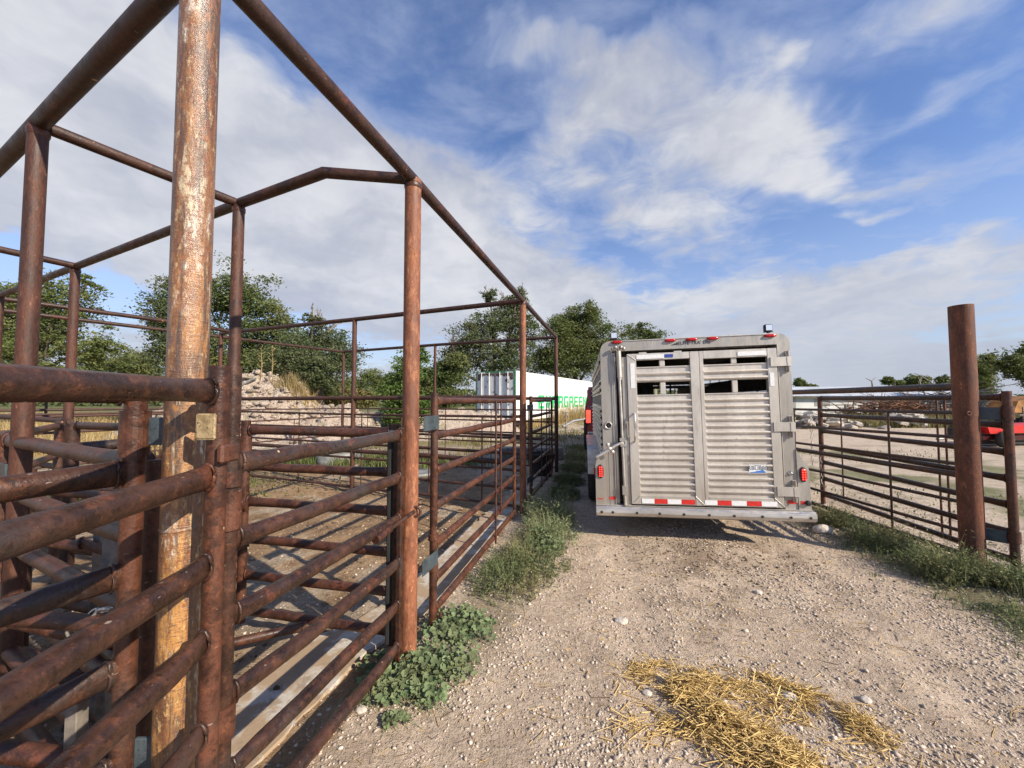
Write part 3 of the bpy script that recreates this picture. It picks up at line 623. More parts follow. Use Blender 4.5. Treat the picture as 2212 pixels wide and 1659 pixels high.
# weld collars where beams meet posts
for p, r in ((P1, .055), (P2, .049), (P4, .042), (P5, .041), (P6, .042)):
    MB().lathe((p[0], p[1], TOP - .045), [(r * .9, -.02), (r, -.008), (r * 1.0, .012), (r * .85, .024)], 16).build('weld_collar', M['rail_red'], fr)
MB().lathe((P0[0], P0[1], 1.185), [(.0493, -.006), (.0512, -.003), (.0516, .001), (.0493, .005)], 40).build('weld_ring', M['peel'], PO0)
# small steel ends of the pens' lower rails on the near post
MB().bev(P0[0] - .012, P0[0] + .012, P0[1] - .012, P0[1] + .012, .93, .97).build('weld_scar', M['rail_red'], fr)

# ------------------------------------------------------------ fixed fence rows between the posts
def fence(label, pts, hs, r, stays=(), m='rail_far', group='fixed pipe fence rows of the pens', name='pipe_fence'):
    p0 = pts[0]; t = thing(name, label, 'fence', (p0[0], p0[1], 0), group)
    for i, h in enumerate(hs):
        hh, rr = h if isinstance(h, tuple) else (h, r)
        MB().path([V3(x, y, hh + rnd.uniform(-.012, .012)) for x, y in pts], rr, 10).build('rail', M[m], t)
    for s in stays:
        k = s * (len(pts) - 1); i = min(int(k), len(pts) - 2); f = k - i
        x = pts[i][0] + (pts[i + 1][0] - pts[i][0]) * f; y = pts[i][1] + (pts[i + 1][1] - pts[i][1]) * f; lo = hs[-1][0] if isinstance(hs[-1], tuple) else hs[-1]
        hi = hs[1][0] if isinstance(hs[1], tuple) else hs[1]
        MB().tube((x, y, lo), (x, y, hi), .010, n=8).build('stay', M[m], t)
    return t
H7 = [(1.585, .036), 1.32, 1.07, .82, .58, .33, .10]
fence('pipe fence row across the pens at the second alley post', [(P2[0] - .02, P2[1]), (-1.43, 6.01), P7, (-5.63, 7.74)], H7[:4] + [(.70, .034)] + H7[4:], .019, (.12, .30, .42, .62, .8))
fence('farthest pipe fence row ending at the last alley post', [(P3[0] - .02, P3[1]), P9, P8], H7[:4] + [(.70, .030)] + H7[4:], .018, (.1, .25, .45, .65, .85))
fence('side pipe fence in front of the pale dirt mound', [P8, (-5.98, 8.98), (-6.85, 7.53), (-7.86, 5.85), (-9.2, 3.9)], H7[1:], .018, (.15, .3, .5, .7))
fence('pipe fence row at the far left in front of the dry field', [(-5.65, 7.7), (-6.96, 5.18), (-8.6, 3.2)], [1.40, 1.32, 1.07, .82, .58, .33, .10], .020, (.2, .45, .7))
fence('left pipe fence leading from the kneed beam posts to the dry field', [(-4.46, 3.9), (-6.75, 5.02), (-9, 6.1)], [1.34, 1.10, .86, .61, .37, .13], .028, (.3, .6))

# ------------------------------------------------------------ swing gates
def gate(label, a, b_, hs, r, rs, zb, zt, stays=(), m='rail', ms='rail_red', bands=(), latch=None, group=None, ra=None, bevel=None, name='pipe_gate'):
    """a = hinge end, b = latch end"""
    t = thing(name, label, 'gate', (a[0], a[1], 0), group); A, B = V3(a[0], a[1], 0), V3(b_[0], b_[1], 0); d = (B - A).normalized(); n_ = V3(-d.y, d.x, 0)
    ra = ra or rs
    MB().tube(A + V3(0, 0, zb[0]), A + V3(0, 0, zt[0]), ra, n=20).build('stile', M[ms], t)
    if bevel:   # flat bar stile
        mx = Matrix.Translation(B) @ Matrix.Rotation(math.atan2(d.y, d.x), 4, 'Z'); MB(mx).bx(-.024, .024, -.010, .010, zb[1], zt[1]).build('stile', M[ms], t)
    else: MB().tube(B + V3(0, 0, zb[1]), B + V3(0, 0, zt[1]), rs, n=16).build('stile', M[ms], t)
    for h in hs:
        ha, hb = h if isinstance(h, tuple) else (h, h)
        MB().rail(A + d * ra * .6 + V3(0, 0, ha), B - d * rs * .6 + V3(0, 0, hb), r).build('rail', M[m], t)
    for s, z0, z1 in stays:
        p = A + (B - A) * s + n_ * (r + .008) * (-1 if s > 0 else 1); MB().tube(p + V3(0, 0, z0), p + V3(0, 0, z1), .0095, n=8).build('stay', M['rail_red'], t)
    for z, hgt in bands:
        MB().lathe(A + V3(0, 0, z), [(ra + .002, -hgt / 2), (ra + .009, -hgt / 2), (ra + .009, hgt / 2), (ra + .002, hgt / 2)], 20, smooth=False).build('hinge_band', M['rail_red'], t)
    return t
H6 = [1.345, 1.10, .86, .61, .37, .135]
# near gate on the right of the thick post, swung back towards the viewer
hA = [1.575, 1.345, 1.112, .915, .68, .44]
eA = (-.735 + .125 * 0, -.62)
gA = gate('nearest pipe gate with dark scaly rails running from the thick peeling post past the viewer', (-.812, 1.065), (-.60, -.62), hA, .0285, .027, (.25, .3), (1.645, 1.62), m='rail', ms='rail_red', ra=.0245)
# tan plate and the joint block on the near gate's stile
MB().bev(-.838, -.786, 1.022, 1.028, 1.445, 1.515, .004).build('tag_plate', M['tan'], gA, label='tan chalky metal plate at the top of the stile')
# grey-blue lug between the thick post and the small square post under the plate
MB().bev(-.79, -.77, 1.03, 1.10, 1.38, 1.43).build('hinge_lug', M['rail_red'], gA)
# second near gate, on the left of the thick post
gB = gate('second near gate on the left of the thick peeling post with a wide hinge band', (-1.088, 1.115), (-1.62, -.15), [1.575, 1.345, 1.06, .80, .54, .30], .031, .031, (.08, .1), (1.60, 1.60), m='rail', ms='rail_red', ra=.026, bands=((1.455, .13),))
MB().bev(-1.06, -.99, 1.12, 1.13, 1.42, 1.50, .002).build('hinge_plate', M['plate'], gB)
MB().bev(-1.06, -.99, 1.12, 1.13, .52, .60, .002).build('hinge_plate', M['plate'], gB)
# gate between the thick post and the orange post, on the alley line
a1, b1 = (-.905, 1.245), (-.652, 2.285)
g1 = gate('six rail pipe gate between the thick peeling post and the orange rusted post', a1, b1, H6, .029, .02, (-.02, .02), (1.66, 1.385), m='rail', ms='rail', ra=.025, bands=((1.20, .12), (1.30, .05), (.55, .1)), bevel=True)
MB().bev(-.742, -.715, 2.300, 2.350, .12, 1.37).build('stop_channel', M['black'], g1)
MB().tube((-.70, 2.02, .835), (-.585, 2.325, .885), .0125, n=10).build('slide_bolt', M['rail'], g1)
MB().tube((-.70, 2.0, .835), (-.665, 2.12, .855), .024, n=12).build('bolt_sleeve', M['rail_red'], g1)
MB().torus((-.575, 2.33, .885), .028, .008, (1, 0, 0), (0, 0, 1)).build('latch_ring', M['rail_red'], g1)
# inner gate closing the back of the small crowding pen
g2 = gate('inner six rail gate behind the front one, closing off the pen with brown dirt', (-1.835, 2.665), (-.735, 2.42), H6, .029, .020, (.05, .05), (1.41, 1.40), m='rail_red', ms='rail_red', ra=.029, bands=((1.22, .16), (.60, .1)), bevel=True)
g3 = gate('seven rail gate between the orange post and the next alley post', (-.535, 2.66), (.03, 4.83), [(1.545, 1.545), 1.305, 1.06, (.82, .83), (.565, .60), (.33, .38), (.125, .17)], .0255, .022, (.03, .13), (1.60, 1.575), ((.60, .10, 1.54), (.68, .35, 1.54), (.02, .04, .1)), m='rail_red', ms='rail_red', ra=.026, bands=((.42, .05), (.62, .04)), group='seven rail pipe gates')
for z in (1.40, .50): MB(Matrix.Translation((-.55, 2.575, z)) @ Matrix.Rotation(math.atan2(.97, .26), 4, 'Z')).bev(-.14, .075, -.034, -.028, -.048, .048, .002).build('hinge_plate', M['plate'], g3, label='blue grey steel strap')
for z in (1.33, .60): MB().torus((.07, 4.90, z), .022, .007, (1, 0, 0), (0, 1, 0)).build('latch_ring', M['rail'], g3)
MB().path([(.0, 4.78, 1.33), (.04, 4.86, 1.35), (.12, 5.22, 1.34)], .012, 8).build('slide_bolt', M['rail_red'], g3)
g4 = gate('seven rail gate in the trailer shade at the last alley post', (.285, 5.80), (.80, 7.80), [1.545, 1.305, 1.06, .82, .58, .35, .12], .0255, .022, (.03, .1), (1.61, 1.575), ((.35, .1, 1.5), (.6, .1, 1.5), (.75, .1, 1.5)), m='rail_red', ms='rail_red', ra=.026, group='seven rail pipe gates')
for z in (1.44, .42): MB(Matrix.Translation((.24, 5.62, z)) @ Matrix.Rotation(math.atan2(.97, .26), 4, 'Z')).bev(-.22, .18, -.034, -.028, -.045, .045, .002).build('hinge_plate', M['plate'], g4)
# row of the left overhead beam: gate from the left post back to the thick post
g5 = gate('gate on the left side, hung on a short hinge post by a grey plate', (-2.60, 1.985), (-1.15, 1.24), H6, .030, .025, (.03, .05), (1.375, 1.36), m='rail_red', ms='rail_red', ra=.036, bands=((1.20, .11), (.5, .1)))
for z in (1.19, .5): MB(Matrix.Translation((-2.48, 1.93, z)) @ Matrix.Rotation(-.47, 4, 'Z')).bev(-.10, .10, -.046, -.036, -.055, .055, .002).build('hinge_plate', M['plate'], g5)
# half open gate further in
g6 = gate('half open gate with worn shiny top rail deep inside the left pens', (-3.55, 3.12), (-1.98, 2.70), H6, .030, .024, (.03, .05), (1.36, 1.35), m='rail', ms='beam', ra=.045)
g7 = gate('low gate behind the left posts with an open pipe end', (-4.45, 3.80), (-3.05, 2.10), [1.30, 1.02, .78, .52, .28], .030, .024, (.03, .05), (1.34, 1.32), m='rail_red', ms='rail_red', ra=.036)
# crowding chute hardware low on the left: slanting panels of square galvanised uprights and pipe
ch = thing('chute_panel', 'low slanted chute panel with dull square uprights behind the near gates', 'cattle chute', (-1.75, 1.3, 0))
def sq(x, y, z0, z1, s=.020, m='dirty_galv'): return MB().bev(x - s, x + s, y - s, y + s, z0, z1, .003).build('upright', M[m], ch)
sq(-1.66, 1.62, -.02, 1.05); sq(-1.42, 1.30, -.02, .62); sq(-2.02, 1.92, -.02, 1.0); sq(-1.22, 1.40, -.02, 1.06, .014, 'galv'); sq(-2.25, 1.30, -.02, .5)
for (p, q, r) in [((-2.9, 1.5, .92), (-1.05, 1.44, .60), .028), ((-2.9, 1.25, .62), (-1.1, 1.30, .34), .030), ((-2.1, 1.9, .86), (-1.1, 1.55, .80), .022), ((-2.2, 1.85, .55), (-1.1, 1.5, .5), .024), ((-2.5, 1.1, .34), (-1.2, 1.08, .12), .030)]:
    MB().rail(p, q, r).build('rail', M['rail_red'], ch)
MB().rail((-2.6, 1.26, .93), (-1.16, 1.19, .87), .024).build('rail', M['rail_red'], ch); MB().rail((-2.1, 1.02, .33), (-1.05, .92, .09), .032).build('rail', M['dirty_galv'], ch, label='scuffed grey pipe')
ch2 = thing('chute_panel', 'second chute panel crossing behind the first, with a broad slanted plank rail', 'cattle chute', (-2.6, 2.2, 0))
for (p, q, r) in [((-3.6, 2.5, 1.02), (-1.5, 2.2, .95), .026), ((-3.6, 2.5, .74), (-1.5, 2.1, .64), .030), ((-3.5, 2.4, .45), (-1.5, 2.0, .38), .028), ((-3.4, 2.3, .2), (-1.4, 1.9, .15), .028), ((-2.7, 1.72, .18), (-1.3, 2.5, .12), .026)]:
    MB().rail(p, q, r).build('rail', M['rail_red'], ch2)
for x, y in ((-3.0, 2.42), (-2.3, 2.3), (-1.7, 2.12)): MB().tube((x, y, -.03), (x, y, 1.12), .026, n=12).build('upright', M['rail'], ch2)
MB().tube((-2.42, 2.05, 1.285), (-2.2, 2.6, 1.30), .030, n=14, cap=False).build('rail_end', M['rail'], ch2, label='cut open pipe end')
# steel rod leaning across
MB().tube((-1.68, 1.62, 1.20), (-1.30, 1.66, 1.42), .010, n=8).build('brace', M['rail'], ch)
def chain(name, label, pts, R_, r, m='chain'):
    mb = MB(); pts = [Vector(p) for p in pts]; L = 0; seg = []
    for a, b_ in zip(pts[:-1], pts[1:]): seg.append(((b_ - a).length, a, b_))
    tot = sum(s[0] for s in seg); n = max(3, int(tot / (R_ * 2.2)))
    for i in range(n):
        s = tot * (i + .5) / n
        for l, a, b_ in seg:
            if s <= l: p = a + (b_ - a) * (s / l); d = (b_ - a).normalized(); break
            s -= l
        u = d.orthogonal().normalized(); u = u if i % 2 else d.cross(u)
        mb.torus(p, R_ * .72, r, d, u, (1.6, .9), 12, 6)
    return tag(mb.build(name, M[m]), label, 'chain')
chain('chain', 'shiny chain looped over a low rail behind the near gates', [(-1.345, 1.20, .79), (-1.335, 1.20, .86), (-1.27, 1.20, .905), (-1.22, 1.20, .915)], .016, .0048)
chain('chain', 'small chain dangling in the pale yard behind the right hand fence', [(4.30, 5.55, 1.36), (4.30, 5.55, .62)], .024, .004)
chain('chain', 'short chain hanging low on the far stile of the right hand gate', [(4.46, 5.60, .78), (4.465, 5.6, .30)], .022, .004)

# ------------------------------------------------------------ right side: big post, fixed fence, swing gate
PR = (4.19, 3.56)
rf = thing('pipe_fence', 'dark pipe fence from the big round post to behind the trailer', 'fence', (PR[0], PR[1], 0))
o = MB().tube((PR[0], PR[1], -.1), (PR[0], PR[1], 2.43), .083, n=36).build('post', M['big_post'], rf, label='big round rusted post standing taller than the fence')
MB().torus((PR[0] - .055, PR[1] - .07, 1.43), .016, .006, (1, 0, 0), (0, 0, 1)).build('weld_ring', M['big_post'], o)
def rfp(y): return (PR[0] - .0 + .040 * (y - PR[1]), y)
for h0, h1, r in [(1.675, 1.665, .036), (1.43, 1.40, .017), (1.20, 1.13, .017), (.95, .88, .017), (.85, .78, .029), (.60, .52, .018), (.33, .26, .018), (.12, .06, .026)]:
    a = rfp(PR[1] + .07); b_ = rfp(9.2); MB().tube((a[0], a[1], h0), (b_[0], b_[1], h1 + (h1 - h0) * .5), r, n=12).build('rail', M['rail'], rf)
for y in (4.33, 5.85): x, _ = rfp(y); MB().tube((x, y, .1), (x, y, 1.43), .011, n=8).build('stay', M['rail'], rf)
for y in (7.4, 9.2): x, _ = rfp(y); MB().tube((x, y, -.05), (x, y, 1.68), .04, n=14).build('post', M['big_post'], rf)
gR = gate('seven rail swing gate hung on the big round right hand post', (4.37, 3.40), (4.62, 5.78), [1.575, 1.33, 1.09, .86, .63, .39, .155], .029, .030, (.02, .0), (1.63, 1.60), ((.28, .12, 1.58), (.245, .12, 1.58), (.85, .12, 1.36)), m='rail', ms='rail_red', ra=.031, bands=((1.44, .12), (.36, .10)))
for z in (1.43, .345): MB(Matrix.Translation((4.345, 3.47, z)) @ Matrix.Rotation(-.87, 4, 'Z')).bev(-.09, .09, -.02, -.012, -.055, .055, .002).build('hinge_plate', M['plate'], gR)

# ------------------------------------------------------------ livestock trailer
YAW = R(10.6)
TM = Matrix.Translation((1.085, 4.37, 0)) @ Matrix.Rotation(-YAW, 4, 'Z') @ Matrix.Rotation(-math.atan(.022), 4, 'Y')
TR = thing('stock_trailer', 'dusty aluminium livestock trailer seen from behind with slatted rear gate and lit red tail lamps', 'trailer', TM @ V3(.94, 2.4, 0))
TR.location.z = 0; WP[TR].z = 0
def T(): return MB(TM)
def tb(name, mb, m, parent=TR, **kw): return mb.build(name, M[m], parent, **kw)
S0, S1, LEN = -.03, 1.915, 4.9
def ribs(h0, h1, n): return [h0 + (h1 - h0) * (i + .5) / n for i in range(n)]
def prof(h0, h1, rb):
    p = [(0, h0)]
    for h in rb: p += [(0, h - .022), (-.010, h - .019), (-.0195, h - .010), (-.0225, h), (-.0205, h + .008), (-.012, h + .0145), (0, h + .017)]
    return p + [(0, h1)]
def corr(mb, s0, s1, y, h0, h1, rb):
    P = prof(h0, h1, rb); n = len(P); vs = [(s, y + a, h) for s in (s0, s1) for a, h in P]
    mb.add(vs, [(i, n + i, n + i + 1, i + 1) for i in range(n - 1)], False); mb.bx(s0, s1, y + .004, y + .012, h0, h1)
def corr_side(mb, s, sg, y0, y1, h0, h1, rb):
    P = prof(h0, h1, rb); n = len(P); vs = [(s - sg * a, y, h) for y in (y0, y1) for a, h in P]
    mb.add(vs, [(i, i + 1, n + i + 1, n + i) for i in range(n - 1)], False); mb.bx(s - sg * .004, s - sg * .014, y0, y1, h0, h1)
# rear frame: rounded-corner hoop
def hoop(y0, y1, w, r=.11):
    o = [(S0, .37), (S0, 2.22 - r)] + [(S0 + r - r * math.cos(t), 2.22 - r + r * math.sin(t)) for t in [R(a) for a in (15, 30, 45, 60, 75)]] + [(S0 + r, 2.22), (S1 - r, 2.22)] + [(S1 - r + r * math.sin(t), 2.22 - r + r * math.cos(t)) for t in [R(a) for a in (15, 30, 45, 60, 75)]] + [(S1, 2.22 - r), (S1, .37)]
    return o
mb = T(); OUT = hoop(0, 0, 0); wI = .125
inn = []
for (x, h) in OUT: inn.append((min(max(x, S0 + wI), S1 - wI), min(h, 2.22 - .118)))
n = len(OUT)
vs = [(x, y, h) for y, L in ((0, OUT), (0, inn), (.16, OUT), (.16, inn)) for x, h in L]
fs = []
for i in range(n - 1):
    fs += [(i, i + 1, n + i + 1, n + i), (2 * n + i, 3 * n + i, 3 * n + i + 1, 2 * n + i + 1), (i, 2 * n + i, 2 * n + i + 1, i + 1), (n + i, n + i + 1, 3 * n + i + 1, 3 * n + i)]
mb.add(vs, fs); fo = tb('rear_frame', mb, 'alu_dark')
# seam lips on the posts
mb = T(); mb.bx(S0 + .060, S0 + .063, -.004, 0, .38, 1.0); mb.bx(S0 + wI - .006, S0 + wI, -.010, 0, .38, 2.10); mb.bx(S1 - wI, S1 - wI + .006, -.010, 0, .38, 2.10); mb.bx(S0 + .13, S1 - .13, -.008, 0, 2.212, 2.220); tb('frame_lip', mb, 'alu', fo)
# body: side walls with slots, roof, floor, front
def slabroof():
    mb = T(); r = .11; y0, y1 = .16, LEN
    P = [(S0 + .004, 2.216 - r)] + [(S0 + r - r * math.cos(t), 2.216 - r + r * math.sin(t)) for t in [R(a) for a in (20, 45, 70)]] + [(S0 + r, 2.216), (S1 - r, 2.216)] + [(S1 - r + r * math.sin(t), 2.216 - r + r * math.cos(t)) for t in [R(a) for a in (20, 45, 70)]] + [(S1 - .004, 2.216 - r)]
    n = len(P); mb.add([(x, y, h) for y in (y0, y1) for x, h in P], [(i, i + 1, n + i + 1, n + i) for i in range(n - 1)], False)
    mb.add([(x, y, h - .02) for y in (y0, y1) for x, h in P], [(i, n + i, n + i + 1, i + 1) for i in range(n - 1)], False)
    return mb
tb('roof', slabroof(), 'alu')
mb = T(); mb.bx(S0 + .03, S1 - .03, .17, LEN, 2.10, 2.11); tb('shade_ceiling', mb, 'alu_shade')  # dark sheet added below the roof so the slots look shaded
for sg, s in ((-1, S0 + .004), (1, S1 - .004)):
    mb = T()
    corr_side(mb, s, sg, .16, LEN, .42, 1.48, ribs(.45, 1.46, 13)); corr_side(mb, s, sg, .16, LEN, 1.62, 1.80, ribs(1.63, 1.79, 2)); corr_side(mb, s, sg, .16, LEN, 1.93, 2.105, [2.0])
    for k in range(11): mb.bx(s - sg * .018, s - sg * .002, .30 + k * .45, .345 + k * .45, 1.47, 1.94)
    mb.bx(s - sg * .02, s + sg * .012, .16, LEN, .36, .43)
    sw = tb('side_wall', mb, 'alu'); mb = T()
    for a_, b_ in ((.43, 1.48), (1.62, 1.80), (1.93, 2.10)): mb.bx(s - sg * .019, s - sg * .024, .17, LEN, a_, b_)
    tb('shade_liner', mb, 'alu_shade', sw)  # dark lining added to the walls to deepen the interior shade
mb = T(); mb.bx(S0 + .01, S1 - .01, .02, LEN, .33, .36); tb('floor', mb, 'alu_shade')
mb = T()
for k in range(3): mb.bx(S0 + .35 + k * .45, S0 + .37 + k * .45, 2.45, 2.50, .36, 2.18)
mb.bx(S0 + .02, S1 - .02, 2.46, 2.49, 1.42, 1.47); mb.bx(S0 + .02, S1 - .02, 2.46, 2.49, .40, 1.42); mb.bx(S0 + .02, .95, 2.46, 2.49, 1.40, 2.1); mb.bx(.95, 1.60, 2.46, 2.49, 1.78, 2.1); mb.bx(S0 + .02, S1 - .02, 2.46, 2.49, 1.72, 1.77); tb('shading_centre_gate', mb, 'alu_shade')  # divider bars, plus solid sheets added to block light behind the slots
mb = T(); mb.prism([(S0, LEN), (S0 + .35, LEN + .75), (S1 - .35, LEN + .75), (S1, LEN), (S1, LEN - .01), (S0, LEN - .01)], .36, 1.58, 'XY'); mb.prism([(S0, LEN), (S0 + .35, LEN + .75), (S1 - .35, LEN + .75), (S1, LEN), (S1, LEN - .01), (S0, LEN - .01)], 1.95, 2.19, 'XY')
for s_, y_ in ((S0 + .06, LEN + .05), (S0 + .38, LEN + .68), (.94, LEN + .71), (S1 - .38, LEN + .68), (S1 - .06, LEN + .05)): mb.bx(s_ - .03, s_ + .03, y_ - .02, y_ + .02, 1.57, 1.96)
tb('nose', mb, 'alu')
# flared lower corners that carry the tail lamps
def skirt(P, name='skirt'):
    mb = T(); mb.prism(P, -.012, .10, 'XZ'); return tb(name, mb, 'alu_dark')
skl = skirt([(-.128, .376), (-.03, .376), (-.03, .99), (-.036, .975), (-.060, .935), (-.095, .895), (-.116, .86), (-.124, .82)])
skr = skirt([(1.915, .376), (2.03, .376), (2.022, .80), (2.005, .845), (1.965, .90), (1.93, .96), (1.915, 1.0)])
# bumper
mb = T(); bp = [(-.055, .372), (.10, .376), (.10, .285), (.07, .268), (-.05, .268), (-.075, .283), (-.085, .315), (-.080, .350)]
mb.loft([[(s, a, h) for a, h in bp] for s in (-.13, -.12, 2.028, 2.04)], False)
bum = tb('bumper', mb, 'alu_bright')
for zx in (200, 288, 475, 648, 828, 1012, 1190, 1386, 1580, 1711):
    s = -.128 + (zx - 160) * (2.16 / 1590); mb = T(); mb.lathe((s, -.0845, .318), [(.0145, -.003), (.011, -.0035), (.010, .002)], 14, 'Y'); tb('bolt_hole', mb, 'black', bum)
mb = T(); mb.bx(-.128, 2.03, -.03, .0, .376, .384); tb('bumper_top_strip', mb, 'alu_bright', bum)
mb = T(); mb.bx(.18, .25, -.060, -.02, .376, .395); tb('bent_tab', mb, 'alu_dark', bum)
# rear door: two framed leaves
DH0, DH1, DL, DR = .40, 2.06, .255, 1.772
door = T()
def fr_box(s0, s1, h0, h1, y=-.035): door.bev(s0, s1, y, .02, h0, h1, .004)
fr_box(DL, .354, DH0, DH1); fr_box(.917, 1.008, DH0, DH1, -.036); fr_box(1.012, 1.052, DH0, DH1, -.034); fr_box(1.680, DR, DH0, DH1)
fr_box(.354, .917, DH0, .495, -.033); fr_box(1.052, 1.680, DH0, .495, -.033); fr_box(.354, .917, 1.985, DH1, -.033); fr_box(1.052, 1.680, 1.975, DH1, -.033)
dr = tb('rear_door', door, 'alu')
for nm, a, b_ in (('left', .354, .917), ('right', 1.052, 1.680)):
    mb = T(); corr(mb, a, b_, -.012, .495, 1.600, [.512 + .0700 * (k + .55) for k in range(15)]); mb.bx(a, b_, -.022, -.0122, 1.590, 1.600); tb('slat_panel', mb, 'alu_panel', dr)
    mb = T(); corr(mb, a, b_, -.012, 1.738, 1.910, [1.762, 1.832]); mb.bx(a, b_, -.022, -.0122, 1.900, 1.910); tb('slat_panel', mb, 'alu_panel', dr)
for a, b_ in ((.602, .660), (1.333, 1.390)):
    mb = T(); mb.bev(a, b_, -.016, .01, 1.602, 1.737); tb('slot_divider', mb, 'alu', dr); mb = T(); mb.bev(a, b_, -.016, .01, 1.911, 1.984); tb('slot_divider', mb, 'alu', dr)
def weldbead(p, q):
    mb = T(); P_ = [V3(*p) + (V3(*q) - V3(*p)) * (i / 6) for i in range(7)]; mb.path(P_, [.0035, .0045, .0035, .005, .004, .0045, .003], 6); tb('weld_bead', mb, 'alu_bright', dr)
weldbead((DL + .005, -.0365, DH1 - .005), (.354, -.0365, 1.985)); weldbead((.917, -.0375, .50), (1.005, -.0375, .405)); weldbead((1.680, -.0365, .50), (DR, -.0365, .405)); weldbead((DL + .01, -.0365, .405), (.345, -.0365, .49))
# reflective tape
def tape(s0, s1, h0, h1, m, par=dr, y=-.0375): mb = T(); mb.bx(s0, s1, y - .0012, y + .002, h0, h1); tb('reflector_tape', mb, m, par)
kk = (1.683 - .356) / (1445 - 485)
for a, b_, c_ in ((490, 585, 'w'), (585, 683, 'r'), (683, 785, 'w'), (785, 885, 'r'), (955, 1045, 'w'), (1045, 1145, 'r'), (1145, 1250, 'w'), (1250, 1353, 'r'), (1353, 1460, 'w')):
    tape(.356 + (a - 485) * kk, .356 + (b_ - 485) * kk - .001, .413, .462, 'white_tape' if c_ == 'w' else 'red_tape')
tape(.36, .652, 1.998, 2.044, 'white_tape'); tape(.655, .745, 2.006, 2.040, 'blue'); tape(1.395, 1.672, 1.990, 2.036, 'white_tape'); tape(.290, .338, 1.675, 1.955, 'white_tape'); tape(1.695, 1.735, 1.66, 1.80, 'white_tape')
tape(.018, .088, .435, .470, 'red_tape', fo, -.002); tape(-.11, -.05, .44, .450, 'red_tape', skl, -.014); tape(1.815, 1.905, .437, .472, 'red_tape', fo, -.002); tape(1.932, 1.99, .437, .470, 'red_tape', skr, -.014)
# painted maker's lettering on the header (faded)
ex = (TM.to_3x3() @ V3(1, 0, 0)).normalized(); ez = (TM.to_3x3() @ V3(0, 0, 1)).normalized()
text_obj("ELITE TRA' ERs", .052, M['navy'], TM @ V3(.975, -.003, 2.158), ex, ez, 'header_lettering', fo, .0006, 1.0)
mb = T(); mb.prism([(.735, 2.143), (.805, 2.143), (.805, 2.172)], -.0035, -.002, 'XZ'); tb('header_mark', mb, 'navy', fo)
# marker lamps
for s, h in ((.154, 2.204), (.729, 2.195), (.951, 2.195), (1.166, 2.196), (1.73, 2.196)):
    mb = T(); mb.loft([[(s + .058 * math.copysign(abs(math.cos(t)) ** .5, math.cos(t)) * k, -.006 - d_, h + .017 * math.sin(t) * k) for t in [2 * math.pi * q / 16 for q in range(16)]] for k, d_ in ((1, -.006), (1, .010), (.8, .018), (.4, .021))]); tb('marker_lamp', mb, 'red_lens', fo)
# work lights on the roof edge
for s, h in ((.130, 2.222), (1.736, 2.222)):
    mb = T(); mb.bx(s - .010, s + .010, .03, .06, h, h + .03); mb.bx(s - .045, s + .045, .035, .055, h + .018, h + .026); o = tb('work_light_bracket', mb, 'black')
    mb = T(); mb.bev(s - .038, s + .038, .02, .075, h + .028, h + .103, .008); o2 = tb('work_light', mb, 'black')
    mb = T(); mb.bx(s - .030, s + .030, .0165, .0195, h + .036, h + .095); tb('lens', mb, 'glass', o2)
# hinges on the right post
for h in (1.915, 1.235, .570):
    mb = T(); mb.bx(1.705, 1.90, -.048, -.0365, h - .048, h + .048); mb.bx(1.86, 1.905, -.052, -.002, h - .050, h + .045); o = tb('hinge', mb, 'alu')
    for dz in (.085, -.082): mb = T(); mb.bev(1.862, 1.898, -.022, -.001, h + dz - .026, h + dz + .026, .004); tb('hinge_lug', mb, 'alu_bright', o); mb = T(); mb.lathe((1.88, -.024, h + dz), [(.006, -.006), (.008, 0)], 8, 'Y'); tb('bolt', mb, 'chrome', o)
    mb = T(); mb.tube((1.88, -.036, h - .11), (1.88, -.036, h + .11), .011, n=10); tb('hinge_pin', mb, 'alu_dark', o)
# locking bar on the left
mb = T(); mb.tube((.170, -.030, 1.82), (.188, -.030, .30), .0155, n=14); bar = tb('locking_bar', mb, 'alu_bright')
mb = T(); mb.tube((.168, -.030, 2.10), (.172, -.030, 1.80), .027, n=14); mb.tube((.172, -.030, 1.80), (.172, -.03, 1.77), .021, n=14); tb('bar_sleeve', mb, 'alu', bar, label='tan stained sleeve')
for k in range(5): mb = T(); mb.lathe((.105 + k * .03, -.035 - (k % 2) * .01, 2.125 + (k % 2) * .014), [(.006, -.02), (.019, -.012), (.019, .012), (.006, .02)], 9, 'Z'); tb('bar_cam', mb, 'alu_dark', bar)
mb = T(); mb.bx(.150, .205, -.050, -.008, 1.09, 1.125); mb.bx(.155, .21, -.05, -.005, 1.03, 1.06); mb.bx(.168, .215, -.055, -.005, .33, .375); mb.bx(.160, .212, -.05, -.005, .50, .60); tb('bar_guide', mb, 'alu_dark', bar)
mb = T(); mb.path([(.17, -.05, 1.075), (.10, -.06, 1.045), (.04, -.06, 1.005), (-.04, -.065, .955), (-.115, -.07, .915)], [.011, .013, .014, .015, .013], 8, sq=[(1, 1.2)] * 5); lv = tb('lever', mb, 'alu_bright', bar)
mb = T()
for dx_, dz_ in ((0, 0), (-.02, .045), (.03, -.035)): mb.lathe((.035 + dx_, -.062, 1.01 + dz_), [(.008, -.016), (.022, -.010), (.022, .010), (.008, .016)], 10, 'Y')
tb('lever_catch', mb, 'alu_bright', bar)
# recess column between post and door
mb = T(); mb.bx(.098, .135, .02, .05, .385, 2.09); mb.bx(.20, .250, -.018, .03, .385, 2.03); tb('latch_column', mb, 'alu_dark', fo)
mb = T(); mb.bx(.098, .255, .10, .11, .385, 2.10); tb('recess_back', mb, 'alu_shade', fo)  # back of the recess, its shade painted in as near black
